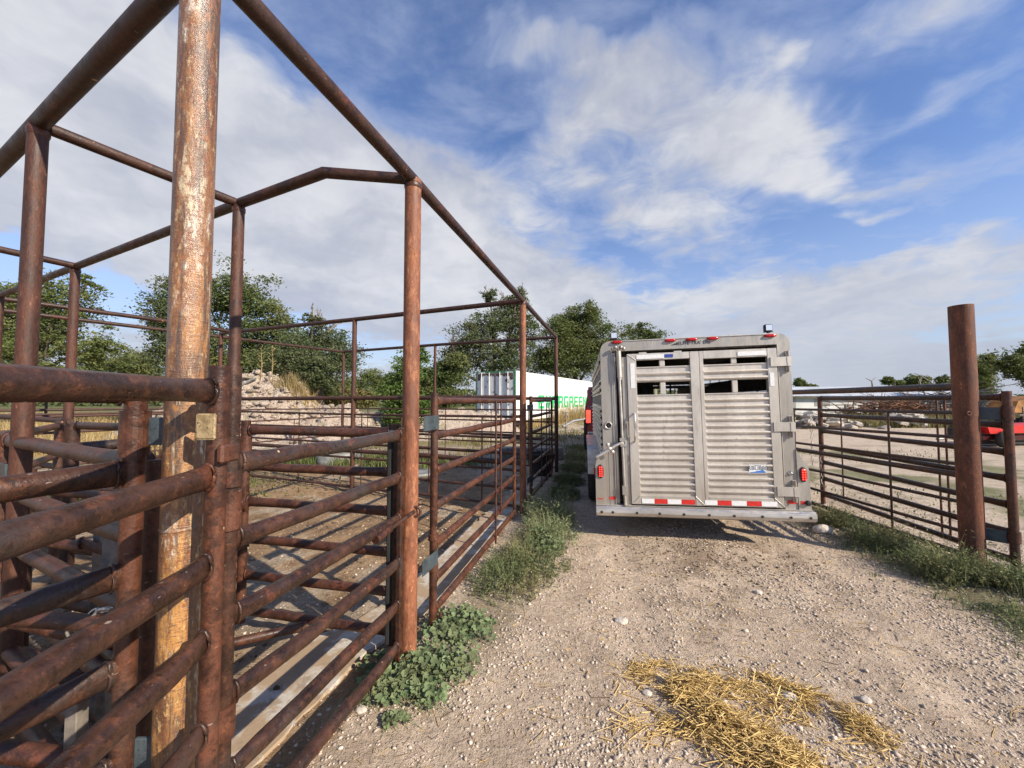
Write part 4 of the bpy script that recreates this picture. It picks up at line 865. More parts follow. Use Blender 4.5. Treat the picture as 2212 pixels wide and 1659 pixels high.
# door handle and bits
mb = T(); mb.path([(.312, -.037, 1.395), (.314, -.075, 1.385), (.314, -.082, 1.30), (.312, -.080, 1.16), (.310, -.073, 1.09), (.310, -.037, 1.085)], .0105, 8, sq=[(1.2, 1)] * 6); tb('handle', mb, 'alu_bright', dr)
mb = T(); mb.bx(.216, .250, -.045, -.018, 1.285, 1.31); mb.bx(.232, .246, -.05, -.018, 1.14, 1.30); mb.bx(.236, .27, -.044, -.018, 1.13, 1.15); tb('door_latch', mb, 'chrome', dr)
for s in (.43, .80): mb = T(); mb.bx(s - .04, s + .04, -.02, .02, 2.061, 2.075); tb('door_tab', mb, 'alu', dr)
# lamp cut-out on the left post
mb = T(); mb.lathe((.033, -.004, 1.263), [(.033, .002), (.044, -.004), (.040, -.008), (.030, -.008), (.026, .002)], 26, 'Y'); rim = tb('lamp_cutout_rim', mb, 'alu_bright', fo)
mb = T(); mb.lathe((.033, -.0048, 1.263), [(.001, 0), (.027, 0), (.027, .002)], 24, 'Y'); tb('lamp_cutout', mb, 'blackgloss', rim)
for k in range(4): a = k * math.pi / 2 + .3; mb = T(); mb.lathe((.033 + .036 * math.cos(a), -.013, 1.263 + .036 * math.sin(a)), [(.003, -.001), (.006, .001)], 6, 'Y'); tb('rivet', mb, 'alu_dark', rim)
# lit oval tail lamps
for s, h, par in ((-.069, .750, skl), (1.966, .742, skr)):
    def oval(k, y, w_=.034, hh=.077): return [(s + w_ * k * math.cos(t), y, h + (hh * k) * math.copysign(abs(math.sin(t)) ** .8, math.sin(t))) for t in [2 * math.pi * q / 24 for q in range(24)]]
    mb = T(); mb.loft([oval(1.0, -.012), oval(1.0, -.022), oval(.9, -.026)]); tl = tb('tail_lamp', mb, 'black')
    mb = T(); mb.loft([oval(.84, -.0255), oval(.80, -.031), oval(.5, -.034)]); tb('lens', mb, 'red_lens', tl)
    for k in range(5):
        for j in (-1, 1):
            mb = T(); mb.lathe((s + j * .0115, -.0355, h - .048 + k * .024), [(.002, -.003), (.0068, -.001), (.0068, .003)], 8, 'Y'); tb('led', mb, 'led', tl)
    mb = T(); mb.bev(s + (-.075 if s < 0 else .055), s + (-.055 if s < 0 else .075), .02, .09, h - .045, h + .035, .005); tb('side_lamp', mb, 'red_lens')
mb = T(); mb.lathe((1.857, -.004, .752), [(.002, -.022), (.010, -.020), (.012, -.008), (.022, -.006), (.024, 0)], 14, 'Y'); tb('door_knob', mb, 'chrome', fo)
mb = T(); mb.lathe((1.995, -.02, .452), [(.012, -.022), (.024, -.020), (.027, -.004), (.027, .01)], 16, 'Y'); tb('rubber_stop', mb, 'black', skr)
# number plate
mb = T(); mb.bev(1.452, 1.618, -.0335, -.0295, .752, .842, .004); pl = tb('number_plate', mb, 'plate_white')
mb = T(); mb.bx(1.40, 1.70, -.029, -.0265, .832, .850); tb('plate_holder', mb, 'alu_dark', pl)
text_obj('RBU880', .058, M['navy'], TM @ V3(1.535, -.0345, .803), ex, ez, 'plate_number', pl, .0005, .98)
mb = T(); mb.prism([(1.462, .756), (1.608, .756), (1.608, .772), (1.575, .790), (1.56, .779), (1.535, .778), (1.50, .768), (1.462, .764)], -.0345, -.0338, 'XZ'); tb('plate_scenery', mb, 'plate_blue', pl)
mb = T(); mb.bx(1.50, 1.57, -.0345, -.0338, .829, .834); tb('plate_caption', mb, 'navy', pl)
# running gear
for sg, s in ((-1, S0 - .005), (1, S1 + .005)):
    mb = T(); so = s + sg * .17; P = [(1.15, .50), (1.2, .84), (1.32, .89), (3.05, .89), (3.2, .84), (3.25, .50), (3.22, .50), (3.17, .82), (3.04, .86), (1.33, .86), (1.23, .82), (1.18, .50)]
    mb.loft([[(q, y, h) for y, h in P] for q in (s, so)], False); tb('fender', mb, 'alu_bright')
    for y in (1.75, 2.65):
        c_ = s + sg * .075; mb = T(); mb.lathe((c_, y, .365), [(.20, -.09), (.33, -.095), (.36, -.07), (.365, 0), (.36, .07), (.33, .095), (.20, .09)], 30, 'X'); wl = tb('wheel', mb, 'tyre')
        mb = T(); mb.lathe((c_ + sg * .06, y, .365), [(.05, .03 * sg), (.09, .02 * sg), (.19, -.01 * sg), (.205, .03 * sg), (.21, .0)], 24, 'X'); tb('rim', mb, 'alu_bright', wl)
mb = T(); mb.bx(.25, .32, .1, LEN + .4, .24, .33); mb.bx(1.58, 1.65, .1, LEN + .4, .24, .33); mb.tube((.0, 1.75, .34), (1.9, 1.75, .34), .035, n=10); mb.tube((0, 2.65, .34), (1.9, 2.65, .34), .035, n=10)
mb.path([(.28, LEN + .2, .30), (.94, LEN + 1.45, .42)], .045, 8); mb.path([(1.6, LEN + .2, .30), (.94, LEN + 1.45, .42)], .045, 8); tb('chassis', mb, 'black')

# ------------------------------------------------------------ pickup in front of the trailer (only its left rear shows)
KM = Matrix.Translation(TM @ V3(-.22, LEN + 1.55, 0)) @ Matrix.Rotation(-YAW, 4, 'Z'); KM.translation.z = 0
TK = thing('pickup_truck', 'dark maroon pickup truck in front of the trailer with its tail lamp lit', 'pickup truck', KM @ V3(1, 2.8, 0))
def K(): return MB(KM)
side = [(0, .50), (0, 1.28), (.05, 1.35), (2.0, 1.35), (2.06, 1.95), (2.35, 2.0), (3.6, 1.98), (4.15, 1.42), (5.5, 1.30), (5.72, 1.15), (5.74, .50), (5.2, .45), (5.05, .80), (4.7, .92), (4.3, .80), (4.15, .45), (1.75, .45), (1.6, .80), (1.25, .92), (.85, .80), (.7, .45)]
mb = K(); mb.loft([[(.10 if h > 1.36 else .03, y, h) for y, h in side], [(.16 if h > 1.36 else 0.0, y, h) for y, h in side], [(1.84 if h > 1.36 else 2.0, y, h) for y, h in side], [(1.90 if h > 1.36 else 1.97, y, h) for y, h in side]], False, True); mb.build('body', M['truck'], TK)
K().bx(.14, 1.86, .06, 1.96, .9, 1.353).build('bed', M['black'], TK)
K().prism([(2.12, 1.40), (2.2, 1.90), (3.55, 1.88), (3.95, 1.44)], .06, .10, 'YZ').build('side_window', M['truck_glass'], TK)
K().bx(.25, 1.75, 2.0, 2.04, 1.45, 1.88).build('rear_window', M['truck_glass'], TK)
K().bev(.05, 1.95, -.14, -.01, .52, .68, .02).build('bumper', M['chrome'], TK)
for s in (.01, 1.87): K().bev(s, s + .12, -.02, .03, .92, 1.27, .01).build('tail_lamp', M['led'], TK)
for s in (.06, 1.94):
    for y in (1.22, 4.67):
        wl = K().lathe((s, y, .40), [(.22, -.11), (.37, -.12), (.40, -.08), (.40, .08), (.37, .12), (.22, .11)], 28, 'X').build('wheel', M['tyre'], TK)
        K().lathe((s + (-.1 if s < 1 else .1), y, .40), [(.02, 0), (.22, .01), (.24, .03)], 20, 'X').build('rim', M['chrome'], wl)

# ------------------------------------------------------------ white refrigerated container body with green lettering
a_ = math.atan2(.886, .464); CM = Matrix.Translation((.15, 20.6, 0)) @ Matrix.Rotation(a_, 4, 'Z')    # x along the side, y to the left = end wall
CT = thing('cargo_container', 'long white cargo box with faded green lettering on its side and weeds at its foot', 'container', (.15 + 3.7, 20.6 + 7.1, 0))
def Cc(): return MB(CM)
L_, W_, h0, h1 = 16.4, 2.44, .42, 3.13
Cc().bx(.06, L_, 0.0, W_, h0, h1).build('box', M['cont'], CT)
Cc().bx(.1, L_ - .1, .15, W_ - .15, .18, h0).build('underframe', M['black'], CT)
for x in (1.2, 12.5, 14.): Cc().bx(x, x + .5, .12, W_ - .12, -.05, .42).build('block', M['concrete_block'], CT)
Cc().bx(.0, L_, -.025, .0, h0, h0 + .13).build('bottom_rail', M['cont'], CT); Cc().bx(.0, L_, -.025, 0, h1 - .12, h1).build('top_rail', M['cont'], CT)
Cc().bx(-.03, .10, -.035, .06, h0, h1 + .01).build('corner_post', M['dkgreen'], CT, label='green chipped corner post'); Cc().bx(-.03, .10, W_ - .06, W_ + .03, h0, h1 + .01).build('corner_post', M['dkgreen'], CT, label='green chipped corner post')
mb = Cc(); mb.bx(-.035, .06, .06, W_ - .06, h1 - .09, h1 + .015); hd = mb.build('door_header', M['dkgreen'], CT)
for c0 in (.10, 1.85):
    mb = Cc()
    for k in range(7): y = c0 + k * .065; mb.prism([(y, h1 - .11), (y + .03, h1 - .11), (y + .055, h1 - .03), (y + .025, h1 - .03)], -.046, -.036, 'YZ')
    mb.build('hazard_stripes', M['white_tape'], hd)
Cc().bx(-.03, .05, .06, W_ - .06, h0, h0 + .10).build('door_sill', M['peeled'], CT)
for y0, y1 in ((.07, 1.20), (1.24, 2.37)):
    d_ = Cc().bx(-.02, .03, y0, y1, h0 + .11, h1 - .10).build('end_door', M['cont_door'], CT)
    for yy_ in (y0 + .33, y1 - .30):
        Cc().tube((-.055, yy_, h0 + .05), (-.055, yy_, h1 - .05), .024, n=8).build('lock_rod', M['cont_door'], d_)
        Cc().bx(-.07, -.025, yy_ - .12, yy_ + .03, 1.30, 1.36).build('lock_handle', M['dirty_galv'], d_)
    yh = y0 if y0 < 1 else y1
    for h in (.8, 1.5, 2.2, 2.8): Cc().bx(-.045, -.01, yh - .06, yh + .10, h - .04, h + .04).build('hinge', M['dirty_galv'], d_)
    # flaked brown band along the outer top corner of each leaf
    mb = Cc(); n_ = 14; up = []; lo = []
    for i in range(n_ + 1):
        y = y0 + .03 + (y1 - y0 - .06) * i / n_; up.append((y, h1 - .12)); lo.append((y, h1 - .19 - .13 * rnd.random() - (.25 if (i < 3 if y0 < 1 else i > n_ - 3) else 0)))
    mb.prism(up + lo[::-1], -.024, -.0205, 'YZ'); mb.build('flaked_paint', M['peeled'], d_)
Cc().bx(-.03, -.02, 1.19, 1.25, h0 + .1, h1 - .1).build('door_gap', M['peeled'], CT)
for k in range(1, 13): Cc().bx(k * 1.25, k * 1.25 + .03, -.004, .0, h0 + .14, h1 - .13).build('panel_seam', M['plate_white'], CT)
Cc().bx(15.0, 15.55, -.012, -.0005, 2.05, 2.62).build('vent_panel', M['dirty_galv'], CT)
Cc().bx(11.3, 11.75, -.006, -.0004, 2.45, 2.85).build('patch', M['plate_white'], CT)
# letters, drawn as solid block strokes
GL = {'E': [[(0, 0), (1, 0), (1, .2), (.34, .2), (.34, .4), (.9, .4), (.9, .6), (.34, .6), (.34, .8), (1, .8), (1, 1), (0, 1)]],
      'V': [[(0, 1), (.34, 1), (.5, .35), (.66, 1), (1, 1), (.66, 0), (.34, 0)]],
      'R': [[(0, 0), (.33, 0), (.33, 1), (0, 1)], [(.33, .80), (.33, 1), (.85, 1), (1, .88), (1, .62), (.92, .5), (.68, .60), (.68, .80)], [(.33, .38), (.33, .58), (.68, .60), (.92, .5), (1, .36), (1, 0), (.68, 0), (.68, .38)]],
      'G': [[(0, .12), (.33, .2), (.33, .80), (0, .88)], [(0, .88), (.33, .80), (1, .80), (1, .88), (.88, 1), (.12, 1)], [(0, .12), (.12, 0), (.88, 0), (1, .12), (1, .20), (.33, .20)], [(.66, .20), (1, .20), (1, .56), (.52, .56), (.52, .38), (.66, .38)]],
      'N': [[(0, 0), (.33, 0), (.33, 1), (0, 1)], [(.33, 1), (.33, .62), (.67, 0), (.67, .40)], [(.67, 0), (1, 0), (1, 1), (.67, 1)]]}
x = 3.1; lw = (13.25 - 3.1) / 9
for i, chx in enumerate('EVERGREEN'):
    mb = Cc(); ww = lw * .86
    for q, poly in enumerate(GL[chx]): mb.prism([(x + a * ww, 1.02 + b_ * .83) for a, b_ in poly], -.010 - .0006 * q, -.0003, 'XZ')
    mb.build('letter', M['green'], CT); x += lw

# ------------------------------------------------------------ vegetation
def cards(name, P, size, m, asp=.5, droop=.0, parent=None, **kw):
    """many small leaf faces, one quad each (kite-shaped), randomly turned"""
    n = len(P); d = rg.normal(0, 1, (n, 3)); d[:, 2] = d[:, 2] * .6 - droop; d /= np.linalg.norm(d, axis=1)[:, None]
    r = rg.normal(0, 1, (n, 3)); u = np.cross(d, r); u /= np.linalg.norm(u, axis=1)[:, None]; s = size[:, None]
    V = np.stack([P - d * s * .5, P + u * s * asp * .5, P + d * s * .5, P - u * s * asp * .5], 1).reshape(-1, 3)
    return npmesh(name, V, np.arange(n * 4).reshape(n, 4), m, False, 4, parent=parent, **kw)
LK = 1.6
def tree(label, Y, blobs, m='elm', base=None, leaves=16000, ls=.13, dead=0, name='elm_tree', cat='tree', group=None, seed=0, depth=.8, trunk_r=.22):
    """blobs: (u, v, ru, rv) lobes of the crown at distance Y"""
    r0 = np.random.default_rng(100 + seed); rr_ = random.Random(seed)
    E_ = []
    for (u, v, ru, rv) in blobs:
        c = at(u, v, Y); k = Y / F; E_.append((np.array([c.x, c.y + (r0.random() - .5) * ru * k * depth, c.z]), ru * k * .88, rv * k * .90))
    bx_ = sum(e[0][0] * e[1] for e in E_) / sum(e[1] for e in E_) if base is None else base
    t = thing(name, label, cat, (bx_, Y, 0), group)
    vol = np.array([e[1] * e[2] for e in E_]); vol = vol / vol.sum(); P = []; S = []; tips = []
    for (c, a, b_), w_ in zip(E_, vol):
        nc = max(14, int(420 * w_)); leaves_ = leaves * LK; q = r0.normal(0, 1, (nc, 3)); q /= np.linalg.norm(q, axis=1)[:, None]; q *= (r0.random(nc) ** .42)[:, None] * (1 + .16 * r0.normal(0, 1, nc))[:, None]
        cc = c + q * np.array([a, a * depth, b_]); cc = cc[cc[:, 2] > .25]; tips += [tuple(x) for x in cc]
        nl = int(leaves_ * w_ / max(1, len(cc)))
        for x in cc:
            cr = min(a, b_) * r0.uniform(.14, .30); k = nl * r0.uniform(.5, 1.5); k = int(k)
            sp = r0.normal(0, 1, (k, 3)) * np.array([cr, cr, cr * .50]); arm = r0.normal(0, 1, 3); arm[2] = abs(arm[2]) * .4; arm /= np.linalg.norm(arm)
            sp += arm * (r0.random(k)[:, None] ** 1.5) * cr * 1.6; sp[:, 2] -= .25 * (sp[:, 0] ** 2 + sp[:, 1] ** 2) / max(cr, .05) * .3; P.append(x + sp); S.append(ls * 1.45 * r0.uniform(.55, 1.35, k))
    P = np.concatenate(P); S = np.concatenate(S); k = P[:, 2] > .05; P, S = P[k], S[k]
    cards('crown', P, S, M[m], .42, .2, parent=t)
    mb = MB(); hmin = min(e[0][2] - e[2] for e in E_); fork = max(.6, min(hmin + .5, 2.5)); tr = V3(bx_, Y, fork)
    mb.path([(bx_, Y, -.2), (bx_ + .05, Y, fork * .5), tuple(tr)], [trunk_r * 1.25, trunk_r, trunk_r * .85], 9)
    for (c, a, b_) in E_:
        c1 = V3(*c) + V3(rr_.uniform(-.2, .2) * a, 0, -.3 * b_); mid = (tr + c1) / 2 + V3(rr_.uniform(-.3, .3), rr_.uniform(-.3, .3), .2)
        mb.path([tr - V3(0, 0, .1), mid, c1], [trunk_r * .55, trunk_r * .38, trunk_r * .2], 7)
        near = sorted(tips, key=lambda p: (V3(*p) - c1).length)[:16]
        for p in near[::2]: mb.path([c1, (c1 + V3(*p)) / 2 + V3(0, 0, .12), V3(*p)], [trunk_r * .16, trunk_r * .1, .012], 5)
    mb.build('trunk', M['bark'], t)
    if dead:
        mb = MB()
        for i in range(dead):
            c, a, b_ = E_[rr_.randrange(len(E_))]; p = V3(*c); d = V3(rr_.uniform(-1, 1), rr_.uniform(-.5, .5), rr_.uniform(.2, 1)).normalized(); L = b_ * rr_.uniform(1.15, 1.6)
            q = p + d * L * .6 + V3(0, 0, .1 * L); e = p + d * L; mb.path([p, q, e], [.08, .055, .025], 5)
            for j in range(9):
                s = q.lerp(e, rr_.random()) if j % 2 else p.lerp(q, rr_.uniform(.5, 1)); dd = (d + V3(rr_.uniform(-1, 1), rr_.uniform(-1, 1), rr_.uniform(-.3, .9))).normalized(); e2 = s + dd * L * rr_.uniform(.15, .35)
                mb.path([s, (s + e2) / 2 + V3(0, 0, .04), e2], [.032, .022, .012], 4)
                for q_ in range(3): dd2 = (dd + V3(rr_.uniform(-1, 1), rr_.uniform(-1, 1), rr_.uniform(-.5, .8))).normalized(); s2 = s.lerp(e2, rr_.uniform(.3, 1)); mb.path([s2, s2 + dd2 * L * .12], [.016, .008], 4)
        mb.build('dead_limbs', M['wood'], t)
    return t
TG = 'elm trees behind the pens'
tree('wide elm tree at the far left behind the pipe rails', 20, [(60, 690, 95, 80), (150, 650, 70, 60), (40, 630, 60, 45), (205, 740, 60, 45), (110, 760, 120, 45), (-40, 700, 80, 90), (-150, 720, 100, 90), (190, 610, 25, 22)], 'elm', leaves=22000, ls=.12, group=TG, seed=1)
tree('elm tree showing on the left side of the thick near post', 21, [(390, 680, 60, 75), (380, 620, 34, 34), (340, 700, 26, 26), (370, 760, 50, 50)], 'elm_grey', leaves=9000, ls=.11, group=TG, seed=2)
tree('tallest dense elm tree right behind the slim pen post', 24, [(530, 640, 60, 55), (590, 690, 55, 60), (480, 660, 60, 70), (540, 740, 100, 70), (610, 750, 60, 60), (520, 780, 120, 50), (440, 760, 60, 70)], 'elm_dark', leaves=26000, ls=.13, group=TG, seed=3)
tree('olive elm tree with bare twigs above the dirt mound', 22, [(690, 730, 55, 45), (740, 765, 45, 40), (650, 780, 70, 60), (710, 800, 70, 45), (680, 690, 24, 20)], 'elm_grey', leaves=15000, ls=.11, dead=4, group=TG, seed=4)
tree('gnarled elm tree with dead grey limbs behind the cargo box', 32, [(1060, 700, 50, 45), (1110, 665, 40, 35), (1020, 745, 50, 45), (1085, 770, 70, 45), (1130, 720, 35, 45), (985, 790, 45, 50), (1060, 640, 22, 18), (1120, 640, 24, 18)], 'elm_grey', leaves=20000, ls=.15, dead=16, group=TG, seed=5, trunk_r=.3)
tree('round crowned elm tree rising behind the right end of the cargo box', 38, [(1250, 700, 60, 45), (1210, 740, 50, 55), (1290, 740, 50, 50), (1240, 780, 85, 50), (1170, 780, 45, 40), (1270, 680, 40, 26)], 'elm_dark', leaves=24000, ls=.17, group=TG, seed=6, trunk_r=.3)
tree('small elm crown just above the trailer roof', 45, [(1385, 715, 40, 20), (1360, 745, 50, 30), (1410, 740, 40, 30), (1390, 790, 90, 50)], 'elm_dark', leaves=12000, ls=.2, group=TG, seed=7)
tree('dark bushy tree beside the end doors of the cargo box', 26, [(960, 810, 45, 40), (920, 830, 30, 40), (990, 780, 26, 24), (950, 860, 60, 26)], 'elm_dark', leaves=12000, ls=.13, name='bushy_tree', cat='tree', seed=8)
tree('bright green young tree right of the orange post row behind the berm', 15, [(880, 800, 32, 40), (860, 850, 45, 50), (905, 770, 22, 26), (900, 880, 36, 36), (850, 900, 30, 30)], 'bright', leaves=9000, ls=.085, name='young_tree', cat='tree', seed=9, trunk_r=.08)
BG = 'low bushes along the far field'
for i, (bl, Y, mm, lab) in enumerate([([(270, 780, 45, 26), (225, 800, 40, 30), (310, 800, 40, 30)], 30, 'elm_dark', 'low dark bush in the gap between the left elms'),
    ([(800, 815, 30, 22), (760, 840, 30, 30), (830, 835, 30, 30)], 40, 'elm', 'low round bush beyond the mound right of its grass tuft'),
    ([(735, 860, 40, 28), (790, 862, 30, 20)], 26, 'olive', 'yellowish bush low on the right shoulder of the mound'),
    ([(1145, 850, 50, 45), (1200, 850, 40, 40)], 50, 'elm_dark', 'far dark bush seen between the cargo box and the last post'),
    ([(120, 820, 90, 35), (10, 810, 90, 50), (210, 840, 60, 24)], 26, 'elm_dark', 'dark shrub bank below the far left elm'),
    ([(600, 830, 100, 40), (480, 840, 90, 40), (700, 840, 70, 30)], 25, 'elm_dark', 'dark shrub bank right behind the dirt mound')]):
    tree(lab, Y, bl, mm, leaves=9000, ls=.13, name='bush', cat='bush', group=BG, seed=20 + i, trunk_r=.07)
RG = 'trees beyond the pale yard'
for i, (bl, Y, mm, lab, dd) in enumerate([([(2125, 800, 26, 34), (2118, 840, 24, 30), (2135, 775, 14, 12)], 38, 'elm', 'upright green tree just right of the big round post', 0),
    ([(2200, 790, 38, 30), (2170, 782, 22, 8), (2215, 755, 26, 16), (2240, 820, 45, 30), (2290, 770, 60, 50)], 26, 'elm_dark', 'dark spreading tree with dead lower limbs at the right edge', 4),
    ([(1915, 823, 10, 9), (1935, 827, 12, 6)], 70, 'elm', 'tiny pair of tree tops above the left part of the white shed', 0), ([(1980, 822, 26, 11), (1960, 829, 20, 6)], 70, 'elm', 'low green tree top above the middle of the white shed roof', 0),
    ([(2040, 824, 13, 11), (2040, 832, 18, 5)], 70, 'elm_dark', 'dark small tree with bare twigs above the shed roof next to the big post', 2), ([(1728, 828, 10, 10), (1745, 836, 18, 6)], 60, 'elm', 'bit of tree showing at the right edge of the trailer', 0)]):
    tree(lab, Y, bl, mm, leaves=9000 if i < 2 else 2500, ls=.15 if i < 2 else .3, dead=dd, group=RG, seed=40 + i)
mb = MB(); p = at(1885, 836, 70); q = at(1883, 823, 70); mb.path([(p.x, p.y, 0), p, q], [.2, .16, .1], 6); e = at(1870, 817, 70); mb.path([q, e], [.1, .04], 5); e = at(1892, 815, 70); mb.path([q, e], [.08, .03], 5)
tag(mb.build('dead_snag', M['wood']), 'bare dead snag sticking up above the shed roof', 'tree')
# far tree line on the horizon (reads as one mass)
P = []; N = 42000; a = rg.uniform(-1.7, 1.8, N); Yf = 95 + rg.random(N) * 14; hh = (1.5 + 5.2 * fbm(a * 9 + 3, a * 0 + 1.3, 4) * ss(a, .9, -.1) + 1.4) * (rg.random(N) ** .7)
cards('far_treeline', np.stack([a * Yf, Yf, hh], -1), .55 + .5 * rg.random(N), M['elm_dark'], .6, 0, kind='stuff')

# ------------------------------------------------------------ dirt mound, berm and dry grass
def heapmesh(name, x0, x1, y0, y1, fn, m, st=.10, **kw):
    xs = np.arange(x0, x1, st); ys = np.arange(y0, y1, st); X_, Y_ = np.meshgrid(xs, ys); Z_ = fn(X_, Y_); i_ = np.arange(X_.size).reshape(X_.shape)
    Fa = np.stack([i_[:-1, :-1], i_[:-1, 1:], i_[1:, 1:], i_[1:, :-1]], -1).reshape(-1, 4); Zc = Z_.reshape(-1)
    keep = (Zc[Fa].max(1) > -.02); return npmesh(name, np.stack([X_, Y_, Z_], -1).reshape(-1, 3), Fa[keep], m, True, 4, **kw)
m, g, b = mat('pale_caliche_dirt'); M['mound'] = m
n1 = g.noise(g.pos, 1.6, 6, .65, .5); n2 = g.noise(g.pos, 9, 5, .7); n3 = g.noise(g.pos, 32, 4, .7)
c = g.mix(g.step(n1, .35, .65), (.60, .475, .375), (.74, .62, .51)); c = g.mix(g.step(n2, .55, .68, 0., .8), c, (.38, .29, .22)); c = g.mix(g.step(n1, .54, .60, 0., .7), c, (.30, .25, .15)); c = g.mix(g.step(g.vor(g.pos, 3.2), .34, .22, 0., .75), c, (.42, .32, .25)); c = g.mix(g.step(n3, .6, .7, 0, .5), c, (.40, .32, .26))
g.put(b.inputs['Base Color'], c); b.inputs['Roughness'].default_value = .95; bump(g, b, g.math('ADD', n2, g.math('MULTIPLY', n3, .5)), .16, 1.)
def mfn(X_, Y_):
    e = np.exp(-(((X_ + 10.3) / 3.0) ** 2) ** 1.9 - (((Y_ - 15.2) / 1.9) ** 2) ** 1.2) * 2.5
    e2 = np.exp(-(((X_ + 6.6) / 1.5) ** 2) - ((Y_ - 14.6) / 1.5) ** 2) * 1.45 + np.exp(-(((X_ + 12.6) / 1.6) ** 2) - ((Y_ - 14.6) / 1.4) ** 2) * 1.3
    z = np.maximum(e, e2) * ss(X_, -16.3, -14.5); r_ = fbm(X_ * 1.1, Y_ * 1.1, 5, .6); r2 = 1 - np.abs(2 * fbm(X_ * 2.6 + 7, Y_ * 2.6, 4, .55) - 1)
    return z * (.62 + .5 * r_) + (r2 - .6) * .75 * ss(z, .05, .6) - .06 + (fbm(X_ * 7, Y_ * 7, 3) - .5) * .16 * ss(z, .02, .3)
heapmesh('dirt_mound', -16.5, -2.5, 11.5, 19.5, mfn, M['mound'], .085, label='big pale pink dirt mound with a dry grass tuft on top', category='dirt mound')
def bfn(X_, Y_):
    y0 = 16.5 + .12 * (X_ + 4); e = np.exp(-((Y_ - y0) / 1.1) ** 2) * ss(X_, -7.5, -5.5) * ss(X_, 1.0, -1.2) * 1.15
    return e * (.6 + .7 * fbm(X_ * .9, Y_ * .9, 4)) + (fbm(X_ * 4, Y_ * 4, 4, .6) - .5) * .3 * ss(e, .05, .3) - .05
heapmesh('dirt_berm', -8, 1.6, 13.5, 19.5, bfn, M['mound'], .10, label='low pinkish dirt berm to the right of the big mound', category='dirt bank')
N = 1500; x = -9.6 + rg.normal(0, 2.4, N); y = 14.3 + rg.normal(0, 1.1, N); z_ = mfn(x, y); k_ = (z_ > .15); x, y, z_ = x[k_], y[k_], z_[k_]
_gz = ground_z; ground_z = lambda a, b_: mfn(a, b_); stones('mound_clods', x, y, .03 + .11 * rg.random(len(x)) ** 4, M['mound'], kind='stuff'); ground_z = _gz
def blades(name, P, h, m, lean=.35, w_=.006, segs=2, parent=None, azim=None, **kw):
    """tapered bent grass blades"""
    n = len(P); a = rg.random(n) * 6.283 if azim is None else azim; d = np.stack([np.cos(a), np.sin(a), 0 * a], -1); u = np.stack([-np.sin(a), np.cos(a), 0 * a], -1)
    ln = (lean * rg.random(n) ** .8 + .05)[:, None]; h_ = h[:, None]; wv = (w_ * (.6 + .8 * rg.random(n)))[:, None]
    def pt(t): return P + np.array([0, 0, 1.]) * h_ * (t - .3 * ln * t * t) + d * h_ * ln * t * t
    V = np.stack([P - u * wv, P + u * wv, pt(.5) + u * wv * .8, pt(.5) - u * wv * .8, pt(1.) + u * wv * .12, pt(1.) - u * wv * .12], 1).reshape(-1, 3)
    b0 = (np.arange(n) * 6)[:, None]; Fa = np.concatenate([b0 + np.array([[0, 1, 2, 3]]), b0 + np.array([[3, 2, 4, 5]])], 0)
    return npmesh(name, V, Fa, m, False, 4, parent=parent, **kw)
def onz(x, y): return np.stack([x, y, ground_z(x[None], y[None])[0] - .005], -1)
# tuft on the mound and two tall stalks
t = thing('grass_tuft', 'tuft of dry blond grass on top of the dirt mound', 'grass tuft', (-8.75, 14.9, 1.9)); N = 900
x = -8.35 + rg.normal(0, .42, N); y = 14.9 + rg.normal(0, .25, N); blades('blades', np.stack([x, y, mfn(x, y) - .03], -1), (.25 + .5 * rg.random(N)) * np.exp(-.5 * ((x + 8.35) / .6) ** 2) + .1, M['drygrass'], .8, .009, parent=t)
for i, (dx_, lab) in enumerate([(0, 'tall dry stalk with seed heads, left one of two on the mound'), (.42, 'tall dry stalk, right one of two beside the grass tuft on the mound')]):
    X0 = -9.75 + dx_; z0 = float(mfn(np.array([X0]), np.array([14.9]))[0]); mb = MB(); mb.path([(X0, 14.9, z0 - .1), (X0 + .04, 14.9, z0 + .6), (X0 - .02, 14.9, z0 + 1.25)], [.02, .014, .006], 5)
    for k in range(9): zz = z0 + .35 + k * .1; a = rnd.random() * 6.28; mb.path([(X0, 14.9, zz), (X0 + .14 * math.cos(a), 14.9 + .14 * math.sin(a), zz + .12)], [.008, .014], 4)
    tag(mb.build('dry_stalk', M['drygrass']), lab, 'plant')
mb = MB(); mb.box((-9.9, 14.3, float(mfn(np.array([-9.9]), np.array([14.3]))[0]) + .12), (.75, .12, .05), Matrix.Rotation(-.55, 3, 'Y') @ Matrix.Rotation(.2, 3, 'Z')); tag(mb.build('board', M['galv']), 'short pale board lying on the crest of the dirt mound', 'board')
# dry field on the far left
N = 26000; y = 10.5 + 24 * rg.random(N) ** 1.3; x = -.62 * y - 1.8 - rg.random(N) * (8 + y * .7); k_ = fbm(x * .5, y * .5, 3) > .40; P = onz(x[k_], y[k_])
blades('dry_field_grass', P, .25 + .42 * rg.random(len(P)), M['drygrass'], .5, .017, kind='stuff')
